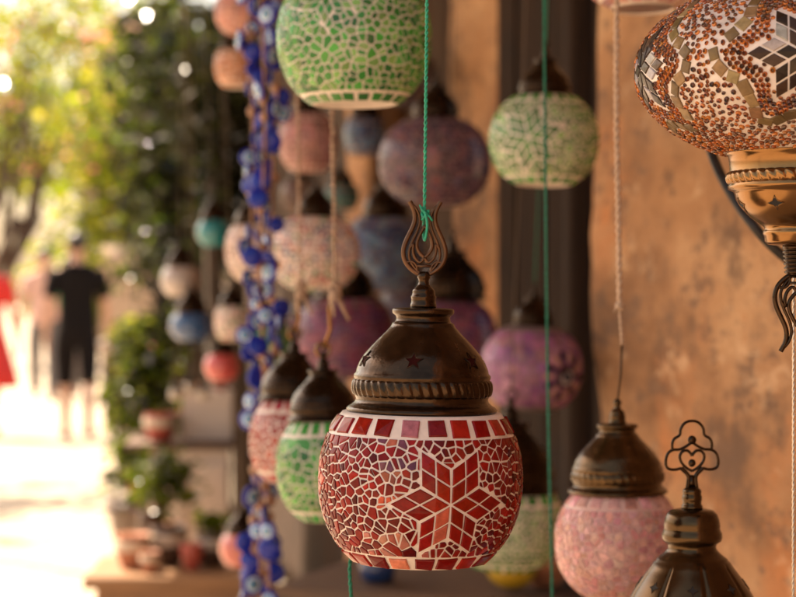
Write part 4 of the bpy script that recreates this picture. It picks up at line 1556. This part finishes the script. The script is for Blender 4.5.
bowl('terracotta bowl on top of the pale cabinet, its left one', -.755, 6.93, .8202, .042, 'terracotta')
bowl('red glazed bowl on top of the pale cabinet, its right one', -.655, 6.95, .8202, .04, 'redpot')
bowl('brown bowl on the cabinet shelf right of the red pot', -.935, 6.95, .6445, .035, 'darkpot')
tb = table('brown display counter under the hanging lanterns right of centre', .12, 3.72, .62, .42, .605, 'wood_mid', 'wood_dark', -.35)
# orange bowl, yellow lamp, blue jar on the counter
bz = .606
bw = thing('clay_bowl', 'wide orange bowl on the counter below the green mosaic lantern', 'bowl', (.285, 3.62, bz))
mb = MB(); mb.lathe([(.02, .0), (.03, .002), (.032, .01), (.06, .03), (.085, .05), (.088, .056), (.084, .056), (.058, .036), (.02, .018)], 32); mb.build('bowl_body', M['terracotta'], bw)
yl = thing('glass_lantern', 'yellow glass globe with silver collar standing on the counter', 'lantern', (.215, 3.56, bz))
mb = MB(); mb.ball((0, 0, .048), .05, 20, 12, s=(1, 1, .9)); mb.build('globe', glossy_globe('yellow_glass', (.35, .2, .01), (.45, .28, .02), .12), yl)
mb = MB(); mb.lathe([(.02, .088), (.026, .09), (.026, .1), (.016, .104)], 16); mb.build('collar', M['silver'], yl)
bj = thing('glass_jar', 'small dark blue jar on the counter under the red lantern', 'jar', (-.04, 3.68, bz))
mb = MB(); mb.lathe([(.02, 0), (.032, .004), (.036, .03), (.03, .055), (.018, .062), (.02, .07)], 20); mb.build('body', glossy_globe('navy_glass', (.01, .02, .08), (.02, .05, .15), .1), bj)
mb = MB(); mb.lathe([(.021, .07), (.022, .075), (.004, .085)], 16); mb.build('lid', M['silver'], bj)


# ------------------------------------------------------------------ plants
def leaves(mb, centers, n, size, cols, spread, flat=.5):
    for _ in range(n):
        c, r = random.choice(centers)
        dv = Vector((random.gauss(0, 1), random.gauss(0, 1), random.gauss(0, 1)))
        dv = dv.normalized() * (random.random() ** .45) * r
        dv.z *= .85
        p = Vector(c) + dv
        s = size * random.uniform(.6, 1.25)
        ax = Vector((random.uniform(-1, 1), random.uniform(-1, 1), random.uniform(-.75, .3))).normalized()
        nr = Vector((random.gauss(0, 1), random.gauss(0, 1), random.gauss(0, 1) + 1.1))
        sd = ax.cross(nr)
        if sd.length < 1e-3:
            continue
        sd.normalize(); up = sd.cross(ax).normalized()
        col = jit(random.choice(cols), .3)
        b = len(mb.v)
        w = s * .32
        mb.v += [tuple(p), tuple(p + ax * s * .45 + sd * w + up * s * .06), tuple(p + ax * s), tuple(p + ax * s * .45 - sd * w + up * s * .06), tuple(p + ax * s * .5)]
        mb.face((b, b + 1, b + 2, b + 4), 0, col)
        mb.face((b, b + 4, b + 2, b + 3), 0, col)


def tree(name, label, cat, x, y, h_trunk, crown, n, size, cols, trunk_r=.1, ncl=60, flowers=None, group=None, clr=(.25, .5), stems=1, leafname='crown'):
    """crown = (cx, cy, cz, rx, ry, rz) relative to the foot"""
    t = thing(name, label, cat, (x, y, 0), 0, group)
    cx, cy, cz, rx, ry, rz = crown
    cl = []
    while len(cl) < ncl:
        v = Vector((random.uniform(-1, 1), random.uniform(-1, 1), random.uniform(-1, 1)))
        if v.length > 1 or v.length < .25:
            continue
        cl.append((Vector((cx + v.x * rx, cy + v.y * ry, cz + v.z * rz)), random.uniform(*clr)))
    mb = MB()
    for s in range(stems):
        ox = (s - (stems - 1) / 2) * trunk_r * 2.4
        pts = []
        for i in range(8):
            q = i / 7
            pts.append((ox + cx * q + .06 * sin(q * 5 + s) * trunk_r * 8, cy * q + .05 * cos(q * 4 + s), h_trunk * q))
        mb.tube(pts, [trunk_r * (1.25 - .65 * i / 7) for i in range(8)], 10)
    top = Vector(pts[-1])
    for c, r in cl[:max(6, ncl // 3)]:
        mid = top.lerp(c, .5) + Vector((0, 0, .1 * rz))
        st = Vector(pts[random.randint(4, 7)])
        mb.tube([st, st.lerp(mid, .6), mid, c], [trunk_r * .42, trunk_r * .3, trunk_r * .2, trunk_r * .06], 6)
    mb.build('trunk', M['bark'], t)
    mb = MB(); leaves(mb, cl, n, size, cols, 1)
    if flowers:
        m, fs, fc = flowers
        leaves(mb, [(c, r * 1.05) for c, r in random.sample(cl, max(3, len(cl) // 2))], m, fs, fc, 1)
    mb.build(leafname, M['leaf'], t, smooth=False)
    return t


LG = [(0.22, 0.25, 0.008), (0.27, 0.28, 0.01), (0.14, 0.19, 0.006), (0.30, 0.27, 0.015)]
MG = [(0.07, 0.095, 0.005), (0.10, 0.115, 0.006), (0.045, 0.065, 0.004)]
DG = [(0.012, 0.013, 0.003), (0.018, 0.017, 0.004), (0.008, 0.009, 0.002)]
PK = [(0.60, 0.12, 0.20), (0.68, 0.22, 0.28), (0.62, 0.15, 0.13)]
OR_ = [(0.6, 0.15, 0.05), (0.62, 0.2, 0.1)]

tree('street_tree', 'sunlit yellow green tree filling the far top left', 'tree', -8.2, 33, 3.6, (1.4, 0, 5.2, 2.0, 1.8, 2.3), 2600, .19, LG, .16, 60, clr=(.35, .7))
tree('street_tree', 'tall green tree standing far behind the man in black', 'tree', -5.6, 37, 3.2, (0, 0, 4.7, 2.2, 1.8, 2.9), 3600, .19, LG + MG, .17, 70, clr=(.35, .7))
tree('street_tree', 'sparse tree left of the walkers that dapples the pavement', 'tree', -4.6, 12.3, 2.4, (.35, 0, 3.6, 1.0, 1.5, .5), 1150, .14, LG, .08, 30, clr=(.2, .38))
tree('far_shrub', 'green shrub far down the street behind the pale walker', 'shrub', -8.4, 48, .9, (0, 0, 1.5, 1.6, 1.2, 1.2), 2200, .2, LG + MG, .1, 30, clr=(.3, .6), stems=2, leafname='foliage')
tree('far_shrub', 'broad darker shrub far down the street behind the garden wall', 'shrub', -5.4, 46, .9, (0, 0, 1.7, 1.7, 1.2, 1.4), 2600, .2, MG, .1, 34, clr=(.3, .6), stems=2, leafname='foliage')
tree('flowering_tree', 'bougainvillea with pink flowers above the walkers', 'tree', -4.35, 17.2, 1.9, (1.0, 0, 3.25, 1.0, .8, .85), 1300, .10, LG + MG, .06, 30, (210, .07, PK), clr=(.2, .42), stems=2)
tree('street_tree', 'mid green tree between the flowers and the dark shrub', 'tree', -1.9, 18.6, 1.6, (-.55, 0, 2.6, 1.0, .9, 1.15), 3400, .12, MG + LG, .09, 50, clr=(.25, .5))
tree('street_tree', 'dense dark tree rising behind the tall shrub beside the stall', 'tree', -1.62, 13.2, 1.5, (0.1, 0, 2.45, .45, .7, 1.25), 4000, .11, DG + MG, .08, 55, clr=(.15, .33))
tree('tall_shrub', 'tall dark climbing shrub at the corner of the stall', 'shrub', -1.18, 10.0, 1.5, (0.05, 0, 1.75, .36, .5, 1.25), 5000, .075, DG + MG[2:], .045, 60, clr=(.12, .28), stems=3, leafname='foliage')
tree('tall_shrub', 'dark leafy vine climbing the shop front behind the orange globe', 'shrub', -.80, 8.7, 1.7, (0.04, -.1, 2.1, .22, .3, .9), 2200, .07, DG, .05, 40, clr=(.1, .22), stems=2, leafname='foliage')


def bush(label, x, y, h, r, n, size, cols, name='potted_plant', potmat='terracotta', pr_=.14, ph=.24, flowers=None):
    t = thing(name, label, 'plant', (x, y, 0))
    mb = MB(); mb.lathe([(pr_ * .6, 0), (pr_ * .7, .01), (pr_ * .95, ph * .85), (pr_ * 1.06, ph * .87), (pr_ * 1.06, ph), (pr_ * .92, ph), (pr_ * .9, ph * .9), (.01, ph * .9)], 20); mb.build('pot', M[potmat], t)
    cl = [(Vector((random.uniform(-1, 1) * r * .7, random.uniform(-1, 1) * r * .7, ph + .08 + random.random() * (h - ph - .1))), random.uniform(.06, .14)) for _ in range(22)]
    mb = MB()
    for c, q in cl[:9]:
        mb.tube([(0, 0, ph * .9), (c.x * .3, c.y * .3, (ph + c.z) / 2), tuple(c)], [.012, .009, .004], 5)
    mb.build('stem', M['bark'], t)
    mb = MB(); leaves(mb, cl, n, size, cols, 1)
    if flowers:
        leaves(mb, cl, flowers[0], flowers[1], flowers[2], 1)
    mb.build('foliage', M['leaf'], t, smooth=False)


bush('bright bushy plant at the sunny edge of the stall', -1.42, 10.6, 1.05, .26, 1500, .07, LG + MG)
bush('leafy plant in a big brown glazed pot left of the pale cabinet', -1.0, 7.45, 1.02, .15, 1100, .055, DG + MG, potmat='darkpot', pr_=.15, ph=.36)
bush('small plant in a terracotta pot tucked behind the low table', -.80, 6.35, .60, .08, 500, .04, MG, pr_=.07, ph=.40)
bush('potted plant with small orange flowers behind the big brown pot', -1.12, 8.3, 1.0, .16, 900, .05, MG, flowers=(90, .04, OR_ + PK))
# sprig in the jar on the low table
sp_ = thing('potted_sprig', 'short green sprig standing in the jar on the low table', 'plant', at(212, 0, 5.85).xy.to_3d() + Vector((0, 0, tz + .092)))
mb = MB(); leaves(mb, [(Vector((0, 0, .03)), .04), (Vector((.02, 0, .05)), .035), (Vector((-.025, 0, .045)), .03)], 150, .03, LG + MG, 1); mb.build('foliage', M['leaf'], sp_, smooth=False)
mb = MB(); mb.tube([(0, 0, -.012), (0, 0, .05)], .004, 5); mb.build('stem', M['bark'], sp_)

# ------------------------------------------------------------------ buildings far down the street
def house(label, x, y, w, dth, h, mat, rz=0.0, wins=((-.25, .6), (.25, .6))):
    t = thing('street_house', label, 'building', (x, y, 0), rz)
    mb = MB(); mb.box((0, 0, h / 2), (w, dth, h)); mb.build('wall', M[mat], t, smooth=False)
    mb = MB()
    hw, hd = w / 2 + .25, dth / 2 + .25
    b = len(mb.v)
    mb.v += [(-hw, -hd, h), (hw, -hd, h), (hw, hd, h), (-hw, hd, h), (-hw * .5, 0, h + 1.1), (hw * .5, 0, h + 1.1)]
    for f in ((0, 1, 5, 4), (1, 2, 5), (2, 3, 4, 5), (3, 0, 4), (3, 2, 1, 0)):
        mb.face([b + i for i in f])
    mb.build('roof', M['roof'], t, smooth=False)
    for u, v in wins:
        mb = MB(); mb.box((u * w, -dth / 2 - .02, v * h), (.95, .06, 1.35), bev=.01); o = mb.build('window', M['stone'], t, smooth=False)
        mb = MB(); mb.box((u * w, -dth / 2 - .055, v * h), (.78, .02, 1.18)); mb.build('pane', M['window_dark'], o, smooth=False)
    mb = MB(); mb.box((0, -dth / 2 - .02, 1.05), (.95, .06, 2.1), bev=.01); mb.build('door', M['wood_mid'], t, smooth=False)


house('pink plastered house glimpsed through the trees at the top', -6.9, 52, 3.2, 4, 8.0, 'pink_wall', 0.0, ((-.2, .55), (.2, .55), (-.2, .84), (.2, .84)))
gw = prism('garden_wall', [(-3.35, 21.2), (-1.0, 21.0), (-1.0, 21.35), (-3.35, 21.55)], 0, 1.75, M['tan_wall'], .2, .02)
tag(gw, 'tan garden wall behind the man in black', 'wall')
pw = thing('planter_wall', 'low stone planter whose pale coping stands in for a sunlit top right of the man in black', 'planter', (-2.05, 17.0, 0))
mb = MB(); mb.box((0, 0, .34), (1.15, .4, .68), bev=.02); mb.build('base', M['wood_mid'], pw, smooth=False)
mb = MB(); mb.box((0, 0, .735), (1.25, .5, .11), bev=.02); mb.build('coping', M['stone'], pw, smooth=False)  # sunlit top of the planter shown by a paler stone colour


# ------------------------------------------------------------------ people
def skin_obj(name, verts, edges, radii, mat, parent, root=0, sub=2):
    me = bpy.data.meshes.new(name)
    me.from_pydata([tuple(v) for v in verts], edges, [])
    me.materials.append(mat)
    o = link(name, me, parent)
    m = o.modifiers.new('Skin', 'SKIN')
    m.use_smooth_shade = True
    m.branch_smoothing = .3
    for i, r in enumerate(radii):
        sv = me.skin_vertices[0].data[i]
        sv.radius = r if isinstance(r, tuple) else (r, r)
        sv.use_root = (i == root)
    s = o.modifiers.new('Subdivision', 'SUBSURF')
    s.levels = s.render_levels = sub
    return o


def person(label, x, y, h, rz, top, bottom, shoes, step=.16, armswing=.12, skirt=False, hairlen=0.0, bag=None, lean=0.0, shorts=False):
    """walker facing local -y; bent only at joints"""
    S = h / 1.72
    t = thing('person', label, 'person', (x, y, 0), rz)
    V, E, Rr = [], [], []

    def a(p, r, prev=None):
        V.append(Vector(p) * S); Rr.append(r * S if not isinstance(r, tuple) else (r[0] * S, r[1] * S))
        if prev is not None:
            E.append((prev, len(V) - 1))
        return len(V) - 1
    pel = a((0, 0, .93), (.135, .10))
    wst = a((0, 0, 1.06), (.125, .09), pel)
    chs = a((0, .005, 1.26), (.145, .105), wst)
    col = a((0, .0, 1.40), (.085, .075), chs)
    nck = a((0, -.005, 1.48), .052, col)
    jaw = a((0, -.02, 1.545), (.062, .07), nck)
    hd = a((0, -.008, 1.62), (.074, .09), jaw)
    crn = a((0, 0, 1.69), (.06, .07), hd)
    nose = a((0, -.112, 1.60), .012, hd)
    joints = {}
    for s in (-1, 1):
        ear = a((s * .085, 0, 1.60), .014, hd)
        sh = a((s * .18, 0, 1.385), .062, col)
        sw = s * armswing
        el = a((s * .235, .02 + sw * .5, 1.12), .042, sh)
        wr = a((s * .25, -.03 + sw, .885), .028, el)
        pm = a((s * .25, -.045 + sw, .82), (.018, .038), wr)
        for f, (dy, ln) in enumerate(((-.032, .062), (-.011, .074), (.011, .070), (.030, .056))):
            f1 = a((s * .25, -.045 + sw + dy, .775), .009, pm)
            f2 = a((s * .243, -.05 + sw + dy, .775 - ln * .55), .008, f1)
            a((s * .232, -.054 + sw + dy * .9, .775 - ln), .006, f2)
        th1 = a((s * .24, -.088 + sw, .82), .011, wr)
        a((s * .232, -.105 + sw, .785), .008, th1)
        hp = a((s * .095, 0, .88), .095, pel)
        st = -s * step
        kn = a((s * .10, -.03 + st * .45, .49), .058, hp)
        an = a((s * .10, .02 + st, .085 + (.03 if st > 0 else 0)), .038, kn)
        a((s * .105, -.15 + st, .03), (.036, .026), an)
        joints[s] = dict(sh=V[sh], el=V[el], wr=V[wr], hp=V[hp], kn=V[kn], an=V[an])
    skin_obj('body', V, E, Rr, M['skin'], t, pel)
    # shirt
    v = [Vector((0, 0, .76)), Vector((0, 0, 1.04)), Vector((0, .005, 1.26)), Vector((0, 0, 1.40)), Vector((0, -.004, 1.475))]
    v = [q * S for q in v]
    r = [(.20, .16), (.165, .125), (.175, .13), (.135, .105), (.075, .072)]
    e = [(0, 1), (1, 2), (2, 3), (3, 4)]
    for s in (-1, 1):
        j = joints[s]
        b = len(v)
        v += [j['sh'] + Vector((0, 0, .0)), j['sh'].lerp(j['el'], .55), j['sh'].lerp(j['el'], .85)]
        r += [.082, .066, .064]
        e += [(3, b), (b, b + 1), (b + 1, b + 2)]
    skin_obj('shirt', v, e, [(q if isinstance(q, tuple) else (q, q)) for q in [tuple(i * S for i in q) if isinstance(q, tuple) else q * S for q in r]], M[top], t, 2)
    # trousers or skirt
    if skirt:
        mb = MB()
        mb.lathe([(.15 * S, 1.0 * S), (.19 * S, .85 * S), (.25 * S, .62 * S), (.29 * S, .45 * S), (.28 * S, .45 * S), (.18 * S, .84 * S)], 32,
                 rad=lambda r_, z, a_, i: r_ * (1 + .05 * sin(a_ * 9) * (1 if i in (2, 3, 4) else .2)), cap=False)
        mb.build('skirt', M[bottom], t)
    else:
        v = [Vector((0, 0, 1.08)) * S, Vector((0, 0, .90)) * S]
        r = [(.15 * S, .115 * S), (.175 * S, .14 * S)]
        e = [(0, 1)]
        for s in (-1, 1):
            j = joints[s]
            b = len(v)
            lowest = j['kn'].lerp(j['an'], .12) if shorts else j['an'] + Vector((0, 0, -.05))
            v += [j['hp'] + Vector((0, 0, -.06)), j['kn'].lerp(j['hp'], .3) if shorts else j['kn'], lowest]
            r += [.115 * S, .082 * S, (.075 if shorts else .068) * S]
            e += [(1, b), (b, b + 1), (b + 1, b + 2)]
        skin_obj('trousers', v, e, [(q if isinstance(q, tuple) else (q, q)) for q in r], M[bottom], t, 1)
    for s in (-1, 1):
        an = joints[s]['an']
        mb = MB()
        c = an + Vector((s * .004, -.07, -.045)) * S
        mb.ball(c, .05 * S, 14, 10, s=(.95, 2.5, .9))
        mb.build('shoe', M[shoes], t)
    mb = MB()
    mb.ball((0, .012 * S, 1.648 * S), .096 * S, 18, 12, s=(.93, 1.06, .92))
    mb.v = [(x_, y_, z_) for x_, y_, z_ in mb.v]
    if hairlen:
        mb.ball((0, .05 * S, (1.60 - hairlen / 2) * S), .08 * S, 16, 10, s=(1.0, .75, (hairlen + .12) / .16))
    mb.build('hair', M['hair'], t)
    mb = MB()
    for s in (-1, 1):
        mb.ball(Vector((s * .032, -.093, 1.617)) * S, .0095 * S, 8, 6)
    mb.build('eyes', M['eye_black'], t)
    mb = MB(); mb.ball(Vector((0, -.094, 1.555)) * S, .02 * S, 8, 6, s=(1, .35, .3)); mb.build('mouth', M['redpot'], t)
    if bag:
        mb = MB(); mb.box((.27 * S, .0, .78 * S), (.08, .3, .34), bev=.03); mb.build('shoulder_bag', M[bag], t)
        mb = MB(); mb.tube([(.27 * S, .1, .95 * S), (.2 * S, .06, 1.44 * S), (.27 * S, -.1, .95 * S)], .01, 6); mb.build('bag_strap', M[bag], t)
    return t


person('man in a black shirt and dark knee length shorts walking away on bright pavement', -2.63, 15.4, 1.70, pi + .12, 'black_cloth', 'black_cloth', 'shoe', .15, .10, shorts=True)
person('walker in a red dress at the left edge', -3.42, 15.6, 1.62, pi - .2, 'red_cloth', 'red_cloth', 'shoe', .12, .08, skirt=True, hairlen=.28)
person('walker in a pale pink shirt and grey trousers beyond the man in black', -4.05, 21.5, 1.74, .15, 'pale_cloth', 'grey_cloth', 'shoe', .14, .1)
person('far walker in a green shirt half hidden behind the man in black', -3.95, 22.5, 1.66, .1, 'green_cloth', 'grey_cloth', 'shoe', .12, .1)

# ------------------------------------------------------------------ ground
mb = MB()
Sg = 300
mb.v += [(-Sg, -Sg, 0), (Sg, -Sg, 0), (Sg, Sg, 0), (-Sg, Sg, 0)]
mb.face((0, 1, 2, 3))
g = mb.build('ground', M['paving'], None, smooth=False)
g['kind'] = 'structure'; g['label'] = 'pale stone paving of the street, glaring in the sun'; g['category'] = 'ground'

# outward normals everywhere on closed walls
import bmesh
for o in (w, p2, p3, sf, gw):
    bm = bmesh.new(); bm.from_mesh(o.data); bmesh.ops.recalc_face_normals(bm, faces=bm.faces); bm.to_mesh(o.data); bm.free()

# ------------------------------------------------------------------ light, camera, render settings
sund = Vector((-0.62, 0.55, 1.05)).normalized()
elev = math.asin(sund.z)
L = bpy.data.lights.new('sun', 'SUN')
L.energy = 5.0
L.angle = radians(.53)
L.color = (1.0, 0.83, 0.62)
lo = bpy.data.objects.new('sun', L)
COL.objects.link(lo)
lo.rotation_euler = sund.to_track_quat('Z', 'Y').to_euler()
wd = bpy.data.worlds.new('World')
sc.world = wd
wd.use_nodes = True
nt = wd.node_tree
for n in list(nt.nodes):
    nt.nodes.remove(n)
sky = nt.nodes.new('ShaderNodeTexSky')
sky.sky_type = 'NISHITA'
sky.sun_disc = False
sky.sun_elevation = elev
sky.sun_rotation = math.atan2(sund.x, sund.y)
sky.dust_density = 4.0
sky.ozone_density = 0.6
sky.air_density = 1.0
bg = nt.nodes.new('ShaderNodeBackground')
bg.inputs['Strength'].default_value = 0.105
tint = mixc(nt, 1.0, sky.outputs['Color'], (1.0, 0.86, 0.70), 'MULTIPLY')
nt.links.new(tint, bg.inputs['Color'])
wo = nt.nodes.new('ShaderNodeOutputWorld')
nt.links.new(bg.outputs['Background'], wo.inputs['Surface'])

cam = bpy.data.cameras.new('camera')
cam.lens = 85
cam.sensor_width = 36
cam.clip_start = .05
cam.clip_end = 1000
cam.dof.use_dof = True
cam.dof.focus_distance = 1.43
cam.dof.aperture_fstop = 6.6
co = bpy.data.objects.new('camera', cam)
COL.objects.link(co)
co.location = (0, 0, CAMZ)
co.rotation_euler = (pi / 2, 0, 0)
sc.camera = co

sc.view_settings.view_transform = 'Standard'
sc.view_settings.look = 'None'
sc.view_settings.gamma = 1
sc.view_settings.use_curve_mapping = False
sc.view_settings.exposure = 2.22
sc.render.engine = 'CYCLES'
sc.cycles.use_denoising = True
sc.cycles.max_bounces = 8
sc.cycles.diffuse_bounces = 5
sc.cycles.sample_clamp_indirect = 8
